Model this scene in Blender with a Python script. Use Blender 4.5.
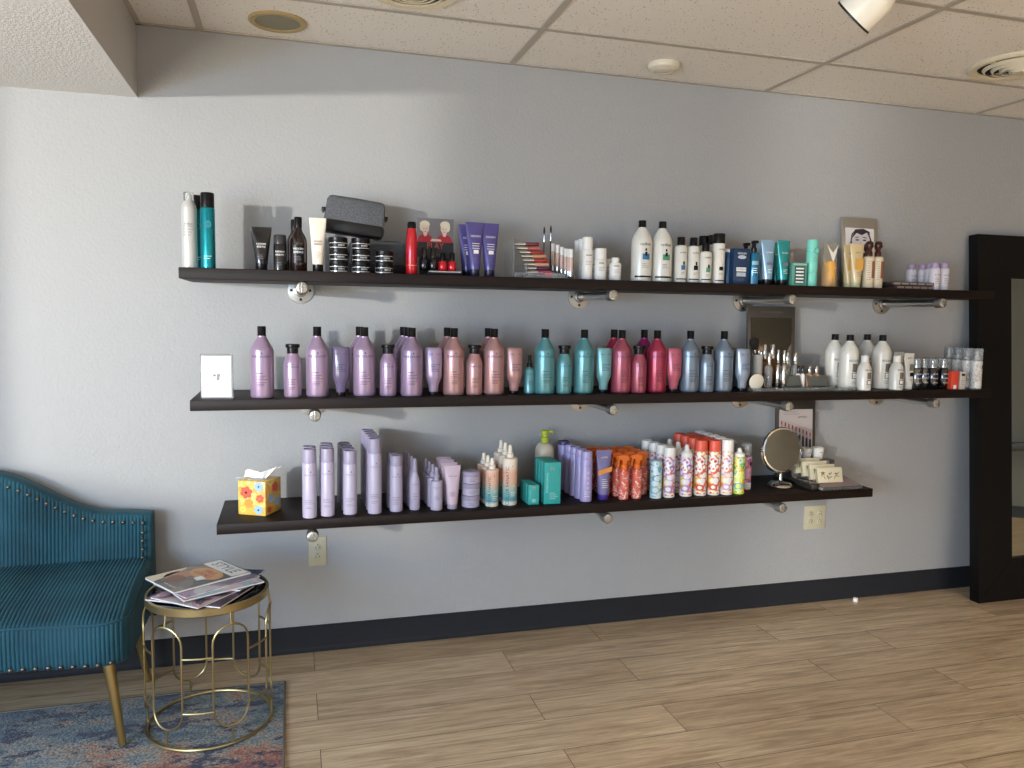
import bpy, bmesh, math, random
from mathutils import Vector, Matrix
random.seed(7)
PI = math.pi
scn = bpy.context.scene
COL = scn.collection
for o in list(bpy.data.objects):
    bpy.data.objects.remove(o)

# ------------------------------------------------------------------ camera
YAW, PITCH, ROLL = 0.278, 0.089, 0.016
cam_d = bpy.data.cameras.new('camera')
cam = bpy.data.objects.new('camera', cam_d)
COL.objects.link(cam)
F = Vector((math.sin(YAW)*math.cos(PITCH), math.cos(YAW)*math.cos(PITCH), -math.sin(PITCH)))
R0 = Vector((math.cos(YAW), -math.sin(YAW), 0))
U0 = R0.cross(F)
R = R0*math.cos(ROLL) + U0*math.sin(ROLL)
U = -R0*math.sin(ROLL) + U0*math.cos(ROLL)
m = Matrix((R, U, -F)).transposed().to_4x4()
m.translation = Vector((-0.412, -3.261, 1.419))
cam.matrix_world = m
cam_d.sensor_width = 36
cam_d.lens = 778.88*36/1024
cam_d.clip_start = 0.05
scn.camera = cam

# ------------------------------------------------------------------ light
scn.view_settings.view_transform = 'Standard'
scn.view_settings.look = 'None'
scn.view_settings.gamma = 1
scn.view_settings.use_curve_mapping = False
scn.view_settings.exposure = -0.03
w = bpy.data.worlds.new('world')
scn.world = w
w.use_nodes = True
wn = w.node_tree.nodes
wn['Background'].inputs[0].default_value = (0.75, 0.85, 1.0, 1)
wn['Background'].inputs[1].default_value = 1.6


def area(name, loc, direction, sx, sy, power, color, spread=180):
    d = bpy.data.lights.new(name, 'AREA')
    d.shape = 'RECTANGLE'
    d.size, d.size_y = sx, sy
    d.energy = power
    d.color = color
    d.spread = math.radians(spread)
    o = bpy.data.objects.new(name, d)
    COL.objects.link(o)
    o.location = loc
    o.rotation_euler = Vector(direction).to_track_quat('-Z', 'Z').to_euler()
    return o


# daylight through the storefront glass of the left wall: sky from above, sunlit pavement from below
for wy, ww, k in ((-2.70, 1.05, .33), (-4.85, 1.3, .74)):
    area('window_light_sky', (-2.78, wy, 1.35), (1, .30, -1.1), ww, 1.2, 220*k, (0.36, 0.62, 1.0))
    area('window_light_pavement', (-2.78, wy, 0.95), (1, .30, .95), ww, 1.3, 135*k, (1.0, 0.90, 0.70))
# low bright reflection of the sun from the street, entering between the mullions
area('street_reflection', (-5.2, -5.6, 1.757), (1, .98, .06), 0.17, 0.17, 460, (1.0, 0.96, 0.88))
# fill lights added behind the camera, one aimed at the floor, one at the ceiling
area('front_fill_down', (3.0, -5.8, 1.8), (0.1, .35, -1), 3.4, 1.0, 270, (1.0, 0.93, 0.80), 120)
area('front_fill_up', (1.6, -5.8, 0.9), (0.0, .35, 1), 4.5, 0.8, 18, (1.0, 0.93, 0.84), 120)


# ------------------------------------------------------------------ materials
def srgb(h):
    if isinstance(h, str):
        c = [int(h[i:i+2], 16)/255 for i in (0, 2, 4)]
    else:
        c = h
    return tuple((v/12.92 if v <= .04045 else ((v+.055)/1.055)**2.4) for v in c) + (1,)


_m = {}


def mat(name, col, rough=.5, metal=0, trans=0, coat=0, ior=1.45, spec=None, alpha=1, sheen=0):
    if name in _m:
        return _m[name]
    M = bpy.data.materials.new(name)
    M.use_nodes = True
    b = M.node_tree.nodes['Principled BSDF']
    b.inputs['Base Color'].default_value = srgb(col)
    b.inputs['Roughness'].default_value = rough
    b.inputs['Metallic'].default_value = metal
    b.inputs['Transmission Weight'].default_value = trans
    b.inputs['Coat Weight'].default_value = coat
    b.inputs['IOR'].default_value = ior
    b.inputs['Alpha'].default_value = alpha
    b.inputs['Sheen Weight'].default_value = sheen
    if spec is not None:
        b.inputs['Specular IOR Level'].default_value = spec
    _m[name] = M
    return M


class NT:
    """small helper for node graphs"""
    def __init__(s, M):
        s.t = M.node_tree
        s.b = s.t.nodes['Principled BSDF']

    def n(s, typ, **kw):
        nd = s.t.nodes.new(typ)
        for k, v in kw.items():
            if k.startswith('i_'):
                key = k[2:].replace('_', ' ')
                nd.inputs[key].default_value = v
            else:
                setattr(nd, k, v)
        return nd

    def l(s, a, b):
        s.t.links.new(a, b)

    def ramp(s, stops, interp='LINEAR'):
        r = s.t.nodes.new('ShaderNodeValToRGB')
        r.color_ramp.interpolation = interp
        e = r.color_ramp.elements
        e[0].position, e[0].color = stops[0][0], srgb(stops[0][1])
        e[1].position, e[1].color = stops[1][0], srgb(stops[1][1])
        for p, c in stops[2:]:
            x = e.new(p)
            x.color = srgb(c)
        return r

    def coords(s, scale=(1, 1, 1), loc=(0, 0, 0), rot=(0, 0, 0)):
        tc = s.n('ShaderNodeTexCoord')
        mp = s.n('ShaderNodeMapping')
        mp.inputs['Scale'].default_value = scale
        mp.inputs['Location'].default_value = loc
        mp.inputs['Rotation'].default_value = rot
        s.l(tc.outputs['Object'], mp.inputs['Vector'])
        return mp.outputs['Vector']

    def bump(s, h, strength=.3, dist=.01):
        b = s.n('ShaderNodeBump')
        b.inputs['Strength'].default_value = strength
        b.inputs['Distance'].default_value = dist
        s.l(h, b.inputs['Height'])
        s.l(b.outputs['Normal'], s.b.inputs['Normal'])
        return b


def wall_paint(name, col, scale=75, strength=.35, rough=.55):
    M = mat(name, col, rough)
    t = NT(M)
    v = t.coords((1, 1, 1))
    n1 = t.n('ShaderNodeTexNoise', i_Scale=scale, i_Detail=3.0, i_Roughness=.6)
    n2 = t.n('ShaderNodeTexNoise', i_Scale=1.2, i_Detail=3.0)
    t.l(v, n1.inputs['Vector'])
    t.l(v, n2.inputs['Vector'])
    t.bump(n1.outputs['Fac'], strength, .004)
    c = srgb(col)
    mx = t.n('ShaderNodeMix', data_type='RGBA')
    mx.inputs['A'].default_value = tuple(x*.96 for x in c[:3]) + (1,)
    mx.inputs['B'].default_value = tuple(min(1, x*1.04) for x in c[:3]) + (1,)
    t.l(n2.outputs['Fac'], mx.inputs['Factor'])
    t.l(mx.outputs['Result'], t.b.inputs['Base Color'])
    return M


M_WALL = wall_paint('painted_wall', '9f9f9e', 75, .5)
M_SOFF = wall_paint('soffit_face_paint', 'b9b5b0', 60, .2)
M_KNOCK = wall_paint('knockdown_texture', 'd9d6d2', 110, 1.0, .7)


def make_tile():
    M = mat('ceiling_tile', 'd0c8bd', .85)
    t = NT(M)
    v = t.coords()
    vo = t.n('ShaderNodeTexVoronoi', i_Scale=62.0, i_Randomness=1.0)
    no = t.n('ShaderNodeTexNoise', i_Scale=210.0, i_Detail=2.0)
    n2 = t.n('ShaderNodeTexNoise', i_Scale=25.0, i_Detail=2.0)
    for q in (vo, no, n2):
        t.l(v, q.inputs['Vector'])
    th = t.n('ShaderNodeMath', operation='MULTIPLY')
    t.l(n2.outputs['Fac'], th.inputs[0])
    th.inputs[1].default_value = .30
    lt = t.n('ShaderNodeMath', operation='LESS_THAN')
    t.l(vo.outputs['Distance'], lt.inputs[0])
    t.l(th.outputs[0], lt.inputs[1])
    r = t.ramp([(.3, 'dcd6cc'), (.7, 'e9e4dc')])
    t.l(no.outputs['Fac'], r.inputs['Fac'])
    mx = t.n('ShaderNodeMix', data_type='RGBA')
    mx.inputs['B'].default_value = srgb('635b52')
    t.l(r.outputs['Color'], mx.inputs['A'])
    sc = t.n('ShaderNodeMath', operation='MULTIPLY')
    t.l(lt.outputs[0], sc.inputs[0])
    sc.inputs[1].default_value = .75
    t.l(sc.outputs[0], mx.inputs['Factor'])
    t.l(mx.outputs['Result'], t.b.inputs['Base Color'])
    t.bump(no.outputs['Fac'], .5, .004)
    return M


M_TILE = make_tile()
M_TBAR = mat('ceiling_grid_metal', 'aaa296', .5)


def make_floor():
    M = mat('oak_plank_floor', 'a08468', .36, spec=.5)
    t = NT(M)
    v = t.coords((1, 1, 1), (.33, .001, 0))
    br = t.n('ShaderNodeTexBrick')
    br.offset = .37
    br.offset_frequency = 2
    br.inputs['Scale'].default_value = 1
    br.inputs['Brick Width'].default_value = 1.22
    br.inputs['Row Height'].default_value = .193
    br.inputs['Mortar Size'].default_value = .0013
    br.inputs['Mortar Smooth'].default_value = .1
    br.inputs['Color1'].default_value = (0, 0, 0, 1)
    br.inputs['Color2'].default_value = (1, 1, 1, 1)
    br.inputs['Mortar'].default_value = (.5, .5, .5, 1)
    t.l(v, br.inputs['Vector'])
    # shift the grain by plank
    off = t.n('ShaderNodeVectorMath', operation='MULTIPLY')
    t.l(br.outputs['Color'], off.inputs[0])
    off.inputs[1].default_value = (7, 3, 11)
    ad = t.n('ShaderNodeVectorMath', operation='ADD')
    t.l(v, ad.inputs[0])
    t.l(off.outputs[0], ad.inputs[1])
    sc = t.n('ShaderNodeVectorMath', operation='MULTIPLY')
    t.l(ad.outputs[0], sc.inputs[0])
    sc.inputs[1].default_value = (1.3, 17, 1)
    n1 = t.n('ShaderNodeTexNoise', i_Scale=1.7, i_Detail=7.0, i_Roughness=.66, i_Distortion=1.1)
    t.l(sc.outputs[0], n1.inputs['Vector'])
    sc2 = t.n('ShaderNodeVectorMath', operation='MULTIPLY')
    t.l(ad.outputs[0], sc2.inputs[0])
    sc2.inputs[1].default_value = (5, 120, 1)
    n2 = t.n('ShaderNodeTexNoise', i_Scale=1.5, i_Detail=4.0, i_Roughness=.7)
    t.l(sc2.outputs[0], n2.inputs['Vector'])
    r = t.ramp([(.28, '9a8268'), (.42, 'bfa584'), (.55, 'd3ba98'), (.72, 'e6d0b0')])
    t.l(n1.outputs['Fac'], r.inputs['Fac'])
    r2 = t.ramp([(.3, '8c8c8c'), (.65, 'ffffff')])
    t.l(n2.outputs['Fac'], r2.inputs['Fac'])
    m1 = t.n('ShaderNodeMix', data_type='RGBA', blend_type='MULTIPLY')
    m1.inputs['Factor'].default_value = .5
    t.l(r.outputs['Color'], m1.inputs['A'])
    t.l(r2.outputs['Color'], m1.inputs['B'])
    # plank to plank tone
    r3 = t.ramp([(0, 'eae7e4'), (1, 'ffffff')])
    t.l(br.outputs['Color'], r3.inputs['Fac'])
    m2 = t.n('ShaderNodeMix', data_type='RGBA', blend_type='MULTIPLY')
    m2.inputs['Factor'].default_value = 1
    t.l(m1.outputs['Result'], m2.inputs['A'])
    t.l(r3.outputs['Color'], m2.inputs['B'])
    m3 = t.n('ShaderNodeMix', data_type='RGBA')
    t.l(m2.outputs['Result'], m3.inputs['A'])
    m3.inputs['B'].default_value = srgb('4b3d30')
    t.l(br.outputs['Fac'], m3.inputs['Factor'])
    t.l(m3.outputs['Result'], t.b.inputs['Base Color'])
    t.bump(n2.outputs['Fac'], .12, .002)
    return M


M_FLOOR = make_floor()
M_BASE = mat('charcoal_vinyl_base', '222327', .6, spec=.25)


def make_shelfwood():
    M = mat('espresso_stained_wood', '1c1311', .5, spec=.22)
    t = NT(M)
    v = t.coords((1.5, 40, 40))
    n1 = t.n('ShaderNodeTexNoise', i_Scale=1.5, i_Detail=4.0)
    t.l(v, n1.inputs['Vector'])
    r = t.ramp([(.3, '120b09'), (.7, '20140f')])
    t.l(n1.outputs['Fac'], r.inputs['Fac'])
    t.l(r.outputs['Color'], t.b.inputs['Base Color'])
    t.bump(n1.outputs['Fac'], .15, .002)
    return M


M_SHELF = make_shelfwood()


# ------------------------------------------------------------------ mesh helpers
def T(v):
    return Vector(v)


class MB:
    """collects shapes and links them as one mesh object"""
    def __init__(s, *mats):
        s.bm = bmesh.new()
        s.mats = list(mats)

    def mi(s, M):
        if M not in s.mats:
            s.mats.append(M)
        return s.mats.index(M)

    def face(s, vs, k):
        try:
            f = s.bm.faces.new(vs)
        except ValueError:
            return
        f.material_index = k
        f.smooth = True

    def lathe(s, prof, M, c=(0, 0, 0), seg=24, sy=1.0, axis=None):
        """prof: (r, z) or (rx, z, ry)"""
        k = s.mi(M)
        rings = []
        mtx = Matrix.Identity(3)
        if axis is not None:
            mtx = Vector((0, 0, 1)).rotation_difference(Vector(axis)).to_matrix()
        c = Vector(c)
        for p in prof:
            r, z = p[0], p[1]
            ry = p[2] if len(p) > 2 else r*sy
            if r < 1e-6:
                rings.append([s.bm.verts.new(c + mtx @ Vector((0, 0, z)))])
            else:
                rings.append([s.bm.verts.new(c + mtx @ Vector((r*math.cos(2*PI*i/seg), ry*math.sin(2*PI*i/seg), z))) for i in range(seg)])
        for a, b in zip(rings, rings[1:]):
            for i in range(seg):
                j = (i+1) % seg
                if len(a) == 1 and len(b) == 1:
                    continue
                if len(a) == 1:
                    s.face([a[0], b[j], b[i]], k)
                elif len(b) == 1:
                    s.face([a[i], a[j], b[0]], k)
                else:
                    s.face([a[i], a[j], b[j], b[i]], k)
        return s

    def box(s, x0, x1, y0, y1, z0, z1, M, bev=0, mtx=None):
        k = s.mi(M)
        t = bmesh.new()
        bmesh.ops.create_cube(t, size=1)
        for v in t.verts:
            v.co = Vector(((x0+x1)/2 + v.co.x*(x1-x0), (y0+y1)/2 + v.co.y*(y1-y0), (z0+z1)/2 + v.co.z*(z1-z0)))
        if bev:
            bmesh.ops.bevel(t, geom=t.edges[:], offset=bev, segments=2, profile=.5, affect='EDGES')
        s.merge(t, k, mtx)
        return s

    def merge(s, t, k, mtx=None):
        vm = {}
        for v in t.verts:
            vm[v] = s.bm.verts.new(mtx @ v.co if mtx else v.co)
        for f in t.faces:
            s.face([vm[v] for v in f.verts], k)
        t.free()

    def tube(s, pts, r, M, seg=8, closed=False, caps=True):
        k = s.mi(M)
        pts = [Vector(p) for p in pts]
        n = len(pts)
        rs = r if isinstance(r, (list, tuple)) else [r]*n
        rings = []
        up = None
        for i, p in enumerate(pts):
            if closed:
                d = pts[(i+1) % n] - pts[i-1]
            else:
                d = pts[min(i+1, n-1)] - pts[max(i-1, 0)]
            d.normalize()
            if up is None:
                up = Vector((0, 0, 1)) if abs(d.z) < .9 else Vector((0, 1, 0))
            a = d.cross(up)
            if a.length < 1e-5:
                a = d.cross(Vector((1, 0, 0)))
            a.normalize()
            b = a.cross(d).normalized()
            up = b
            rings.append([s.bm.verts.new(p + (a*math.cos(2*PI*j/seg) + b*math.sin(2*PI*j/seg))*rs[i]) for j in range(seg)])
        m_ = n if closed else n-1
        for i in range(m_):
            A, B = rings[i], rings[(i+1) % n]
            for j in range(seg):
                s.face([A[j], A[(j+1) % seg], B[(j+1) % seg], B[j]], k)
        if caps and not closed:
            s.face(rings[0][::-1], k)
            s.face(rings[-1], k)
        return s

    def poly(s, pts, M):
        k = s.mi(M)
        s.face([s.bm.verts.new(Vector(p)) for p in pts], k)
        return s

    def ellipse(s, cx, cz, rx, rz, y, M, seg=20, rot=0, a0=0, a1=2*PI):
        """flat ellipse facing -Y"""
        pts = []
        full = abs(a1-a0-2*PI) < 1e-6
        for i in range(seg + (0 if full else 1)):
            a = a0 + (a1-a0)*i/seg
            x, z = rx*math.cos(a), rz*math.sin(a)
            pts.append((cx + x*math.cos(rot) - z*math.sin(rot), y, cz + x*math.sin(rot) + z*math.cos(rot)))
        return s.poly(pts, M)

    def prism(s, outline, y0, y1, M):
        """outline of (x, z) pushed from y0 (front) to y1"""
        k = s.mi(M)
        a = [s.bm.verts.new((x, y0, z)) for x, z in outline]
        b = [s.bm.verts.new((x, y1, z)) for x, z in outline]
        s.face(a, k)
        s.face(b[::-1], k)
        n = len(a)
        for i in range(n):
            s.face([a[i], b[i], b[(i+1) % n], a[(i+1) % n]], k)
        return s

    def text(s, txt, size, M, z, r=None, u=0, y=0, sy=1.0, off=.0006, vert=False, mtx=None, sx=1.0):
        """lettering facing -Y at height z: flat on plane y, or wrapped round a radius r"""
        k = s.mi(M)
        vs, fs = text_mesh(txt)
        vm = []
        for (a, b) in vs:
            a, b = a*size*sx, b*size
            if vert:
                a, b = -b, a
            a += u
            zz = z + b
            if r:
                an = a/r
                p = Vector(((r+off)*math.sin(an), -(r*sy+off)*math.cos(an), zz))
            else:
                p = Vector((a, y-off, zz))
            if mtx:
                p = mtx @ p
            vm.append(s.bm.verts.new(p))
        for f in fs:
            s.face([vm[i] for i in f], k)
        return s

    def band(s, r, z, h, u0, u1, M, sy=1.0, off=.0005, n=6, slope=0.0):
        """curved printed strip on a round body, or flat if r is None (then sy is the y plane)"""
        k = s.mi(M)
        lo, hi = [], []
        for i in range(n+1):
            uu = u0 + (u1-u0)*i/n
            if r:
                a = uu/r
                x, y = (r+off)*math.sin(a), -(r*sy+off)*math.cos(a)
            else:
                x, y = uu, sy-off
            lo.append(s.bm.verts.new((x, y, z + slope*(uu-u0))))
            hi.append(s.bm.verts.new((x, y, z+h + slope*(uu-u0))))
        for i in range(n):
            s.face([lo[i], lo[i+1], hi[i+1], hi[i]], k)
        return s

    def build(s, name, parent=None, sharp=40, loc=None, rot=None):
        bmesh.ops.recalc_face_normals(s.bm, faces=s.bm.faces[:])
        me = bpy.data.meshes.new(name)
        s.bm.to_mesh(me)
        s.bm.free()
        for M in s.mats:
            me.materials.append(M)
        if sharp is not None:
            me.set_sharp_from_angle(angle=math.radians(sharp))
        o = bpy.data.objects.new(name, me)
        COL.objects.link(o)
        if parent:
            o.parent = parent
        if loc:
            o.location = loc
        if rot:
            o.rotation_euler = rot
        return o


_txt = {}


def text_mesh(txt):
    if txt in _txt:
        return _txt[txt]
    cu = bpy.data.curves.new('t', 'FONT')
    cu.body = txt
    cu.align_x = 'CENTER'
    cu.align_y = 'CENTER'
    cu.resolution_u = 2
    cu.size = 1
    ob = bpy.data.objects.new('t', cu)
    COL.objects.link(ob)
    dg = bpy.context.evaluated_depsgraph_get()
    me = bpy.data.meshes.new_from_object(ob.evaluated_get(dg))
    vs = [(v.co.x, v.co.y) for v in me.vertices]
    fs = [tuple(p.vertices) for p in me.polygons]
    bpy.data.objects.remove(ob)
    bpy.data.curves.remove(cu)
    bpy.data.meshes.remove(me)
    _txt[txt] = (vs, fs)
    return _txt[txt]


def tag(o, label=None, cat=None, group=None, kind=None):
    if label:
        o['label'] = label
    if cat:
        o['category'] = cat
    if group:
        o['group'] = group
    if kind:
        o['kind'] = kind
    return o


def empty(name, loc=(0, 0, 0), rz=0, rot=None):
    o = bpy.data.objects.new(name, None)
    o.empty_display_size = .05
    COL.objects.link(o)
    o.location = loc
    o.rotation_euler = rot or (0, 0, rz)
    return o


def kids(o):
    return [c for c in bpy.data.objects if c.parent == o]


KIDS = {}


def copy_tree(o, parent=None):
    c = o.copy()
    COL.objects.link(c)
    c.parent = parent
    for ch in KIDS[o.name] if o.name in KIDS else kids(o):
        copy_tree(ch, c)
    return c


def struct(o):
    o['kind'] = 'structure'
    return o


# ------------------------------------------------------------------ room shell
XL, XR, YF, H, ZS, XS = -2.9, 6.4, -6.0, 2.471, 2.203, -0.952
struct(MB().box(XL, XR, YF, 0.0, -.1, 0, M_FLOOR).build('floor'))
struct(MB().box(XL-.12, XR+.12, 0, .12, -.1, H+.12, M_WALL).build('wall_back'))
struct(MB().box(XR, XR+.12, YF, 0, -.1, H+.12, wall_paint('olive_wall', '55534a')).build('wall_right'))
struct(MB().box(XS, XR, YF, 0, H, H+.12, M_TILE).build('ceiling'))
sf = MB(M_SOFF, M_KNOCK)
sf.box(XL, XS, YF, 0, ZS+.003, H+.12, M_SOFF)
sf.box(XL, XS, YF, 0, ZS, ZS+.003, M_KNOCK)
struct(sf.build('ceiling_soffit'))
# left wall with its storefront openings
wl = MB()
WZ0, WZ1 = .12, 2.12
WY = [(-2.12, -.5), (-3.33, -2.2), (-3.99, -3.75), (-5.6, -4.3)]
SILL = [.12, 1.15, .12, .12]
wl.box(XL-.12, XL, YF, 0, -.1, WZ0, M_WALL)
wl.box(XL-.12, XL, YF, 0, WZ1, H+.12, M_WALL)
edges = [0] + [v for a, b in WY for v in (b, a)] + [YF]
wl.box(XL-.12, XL, WY[1][0], WY[1][1], WZ0, SILL[1], M_WALL)  # raised sill, added to keep the street reflection off the lower wall
for i in range(0, len(edges), 2):
    wl.box(XL-.12, XL, edges[i+1], edges[i], WZ0, WZ1, M_WALL)
struct(wl.build('wall_left'))
M_ALU = mat('dark_bronze_aluminium', '3b3733', .4, .8)
M_GLASS = mat('window_glass', 'ffffff', .0)
_t = M_GLASS.node_tree
_tr, _gl, _mx = _t.nodes.new('ShaderNodeBsdfTransparent'), _t.nodes.new('ShaderNodeBsdfGlossy'), _t.nodes.new('ShaderNodeMixShader')
_gl.inputs['Roughness'].default_value = .02
_mx.inputs[0].default_value = .08
_t.links.new(_tr.outputs[0], _mx.inputs[1])
_t.links.new(_gl.outputs[0], _mx.inputs[2])
_t.links.new(_mx.outputs[0], _t.nodes['Material Output'].inputs['Surface'])
for i, (a, b) in enumerate(WY):
    wf = MB()
    WZ0 = SILL[i]
    x0, x1 = XL-.09, XL-.04
    wf.box(x0, x1, a, b, WZ0, WZ0+.04, M_ALU)
    wf.box(x0, x1, a, b, WZ1-.04, WZ1, M_ALU)
    wf.box(x0, x1, a, a+.02, WZ0+.04, WZ1-.04, M_ALU)
    wf.box(x0, x1, b-.02, b, WZ0+.04, WZ1-.04, M_ALU)
    fr = struct(wf.build('window_%d' % (i+1)))
    MB().box(XL-.068, XL-.062, a+.02, b-.02, WZ0+.04, WZ1-.04, M_GLASS).build('pane', fr)
# wall behind the camera with a wide storefront window
wfr = MB()
wfr.box(XL-.12, XR+.12, YF-.12, YF, -.1, .45, M_WALL)
wfr.box(XL-.12, XR+.12, YF-.12, YF, 2.25, H+.12, M_WALL)
wfr.box(XL-.12, -1.4, YF-.12, YF, .45, 2.25, M_WALL)
wfr.box(4.0, XR+.12, YF-.12, YF, .45, 2.25, M_WALL)
struct(wfr.build('wall_front'))
wf = MB()
for z in (.45, 2.2):
    wf.box(-1.4, 4.0, YF-.09, YF-.04, z, z+.05, M_ALU)
for x in (-1.4, .37, 2.14, 3.95):
    wf.box(x, x+.05, YF-.09, YF-.04, .5, 2.2, M_ALU)
fr = struct(wf.build('window_5'))
MB().box(-1.35, 3.95, YF-.068, YF-.062, .5, 2.2, M_GLASS).build('pane', fr)
# sunlit pavement outside the storefront
pv = MB().box(-14, XL-.13, -14, 4, -.12, -.02, mat('concrete_pavement', 'a8a39a', .9)).build('pavement')
struct(pv)
# ceiling grid
tb = MB()
k = 0
x = -.728
while x < XR:
    tb.box(x-.012, x+.012, YF, 0, H-.005, H-.0005, M_TBAR)
    x += 1.22
y = -.428
while y > YF:
    tb.box(XS, XR, y-.012, y+.012, H-.0055, H-.0002, M_TBAR)
    y -= .61
tb.box(XS, XR, -.018, 0, H-.006, H-.0002, M_TBAR)
tb.box(XS, XS+.018, YF, 0, H-.006, H-.0002, M_TBAR)
struct(tb.build('trim_1'))
# cove base
bp = [(0, 0), (-.016, 0), (-.013, .004), (-.006, .012), (-.004, .02), (-.004, .108), (0, .11)]


def cove(name, mtx, length):
    b = MB(M_BASE)
    A = [b.bm.verts.new(mtx @ Vector((0, y_, z_))) for y_, z_ in bp]
    B = [b.bm.verts.new(mtx @ Vector((length, y_, z_))) for y_, z_ in bp]
    for i in range(len(bp)):
        j = (i+1) % len(bp)
        b.face([A[i], A[j], B[j], B[i]], 0)
    b.face(A, 0)
    b.face(B[::-1], 0)
    struct(b.build(name))


cove('baseboard_back', Matrix.Translation((XL, 0, 0)), XR-XL)
cove('baseboard_right', Matrix.Translation((XR, 0, 0)) @ Matrix.Rotation(-PI/2, 4, 'Z'), -YF)

# ------------------------------------------------------------------ shelves and pipe brackets
Z1, Z2, Z3 = 1.562, 1.104, 0.659
DEP = .37
M_GALV = mat('galvanised_iron', 'c6c4be', .3, .95)
M_GALVD = mat('cast_iron_fitting', 'a8a59e', .38, .9)
for z, x0, x1, lab in ((Z1, -.777, 2.74, 'long dark-stained wooden wall shelf, the highest of the three'),
                       (Z2, -.75, 2.763, 'long dark-stained wooden wall shelf, the middle of the three'),
                       (Z3, -.67, 2.123, 'dark-stained wooden wall shelf, the lowest and shortest of the three')):
    tag(MB().box(x0, x1, -DEP, 0, z-.038, z, M_SHELF, .0025).build('wall_shelf'), lab, 'shelf', 'dark wooden wall shelves')


def make_bracket():
    root = empty('pipe_bracket')
    f = MB(M_GALVD)
    f.lathe([(0, 0), (.051, 0), (.052, .003), (.051, .007), (.026, .010), (.024, .022), (.0185, .024)], M_GALVD, (0, 0, 0), 28, axis=(0, -1, 0))
    fl = f.build('flange', root)
    for a in (0, 1, 2, 3):
        b = MB(M_GALV)
        an = a*PI/2 + PI/4*0
        b.lathe([(0, .0115), (.005, .0115), (.006, .009), (.006, .007)], mat('dark_screw_head', '3a3836', .4, .8), (.036*math.cos(an), 0, .036*math.sin(an)), 10, axis=(0, -1, 0))
        b.build('screw', fl)
    MB(M_GALV).lathe([(.0165, .01), (.0165, .372)], M_GALV, seg=20, axis=(0, -1, 0)).build('pipe', root)
    c = MB(M_GALVD)
    c.lathe([(.0215, .350), (.0225, .352), (.0225, .356), (.0215, .358), (.0215, .383), (.019, .389), (.012, .391), (.0115, .389), (0, .388)], M_GALVD, seg=24, axis=(0, -1, 0))
    c.box(-.019, .019, -.3925, -.388, -.003, .003, M_GALVD, .001)
    c.box(-.003, .003, -.3925, -.388, -.019, .019, M_GALVD, .001)
    c.build('end_cap', root)
    return root


br0 = make_bracket()
first = True
WORDS = ['leftmost', 'second from the left', 'third from the left', 'rightmost']
for zi, (z, xs, nm) in enumerate(((Z1, (-.37, .82, 1.642, 2.429), 'top'), (Z2, (-.328, .836, 1.650, 2.429), 'middle'), (Z3, (-.340, .824, 1.642), 'bottom'))):
    for i, x in enumerate(xs):
        o = br0 if first else copy_tree(br0)
        first = False
        o.location = (x, 0, z-.038-.0225)
        wd = WORDS[i] if not (nm == 'bottom' and i == 2) else 'rightmost'
        tag(o, 'galvanised pipe bracket under the %s shelf, %s' % (nm, wd), 'bracket', 'iron pipe brackets under the shelves')

# ------------------------------------------------------------------ outlets
M_IVORY = mat('ivory_plastic', 'beb69a', .4)
M_SLOT = mat('dark_slot', '2c2620', .7)


def outlet(x, z, w_, h_, gangs, label):
    root = empty('wall_outlet', (x, 0, z))
    MB().box(-w_/2, w_/2, -.007, 0, -h_/2, h_/2, M_IVORY, .002).build('cover_plate', root)
    for g in gangs:
        rc = MB()
        for zz in (-.0195, .0195):
            rc.lathe([(0, .0095), (.016, .0095), (.017, .0088), (.017, .006)], M_IVORY, (g, 0, zz), 20, axis=(0, -1, 0), sy=.85)
            for sx in (-1, 1):
                rc.box(g+sx*.0064-.0012, g+sx*.0064+.0012, -.0100, -.009, zz-.005, zz+.003, M_SLOT)
            rc.lathe([(0, .0101), (.0023, .0101), (.0023, .009)], M_SLOT, (g, 0, zz+.0085), 8, axis=(0, -1, 0))
        r_ = rc.build('socket', root)
    tag(root, label, 'outlet')


outlet(-.311, .427, .072, .124, (0,), 'ivory wall outlet with one pair of sockets, near the side table')
outlet(2.102, .433, .122, .119, (-.027, .027), 'ivory wall outlet with two pairs of sockets, under the right end of the bottom shelf')

# ------------------------------------------------------------------ rug


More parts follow.
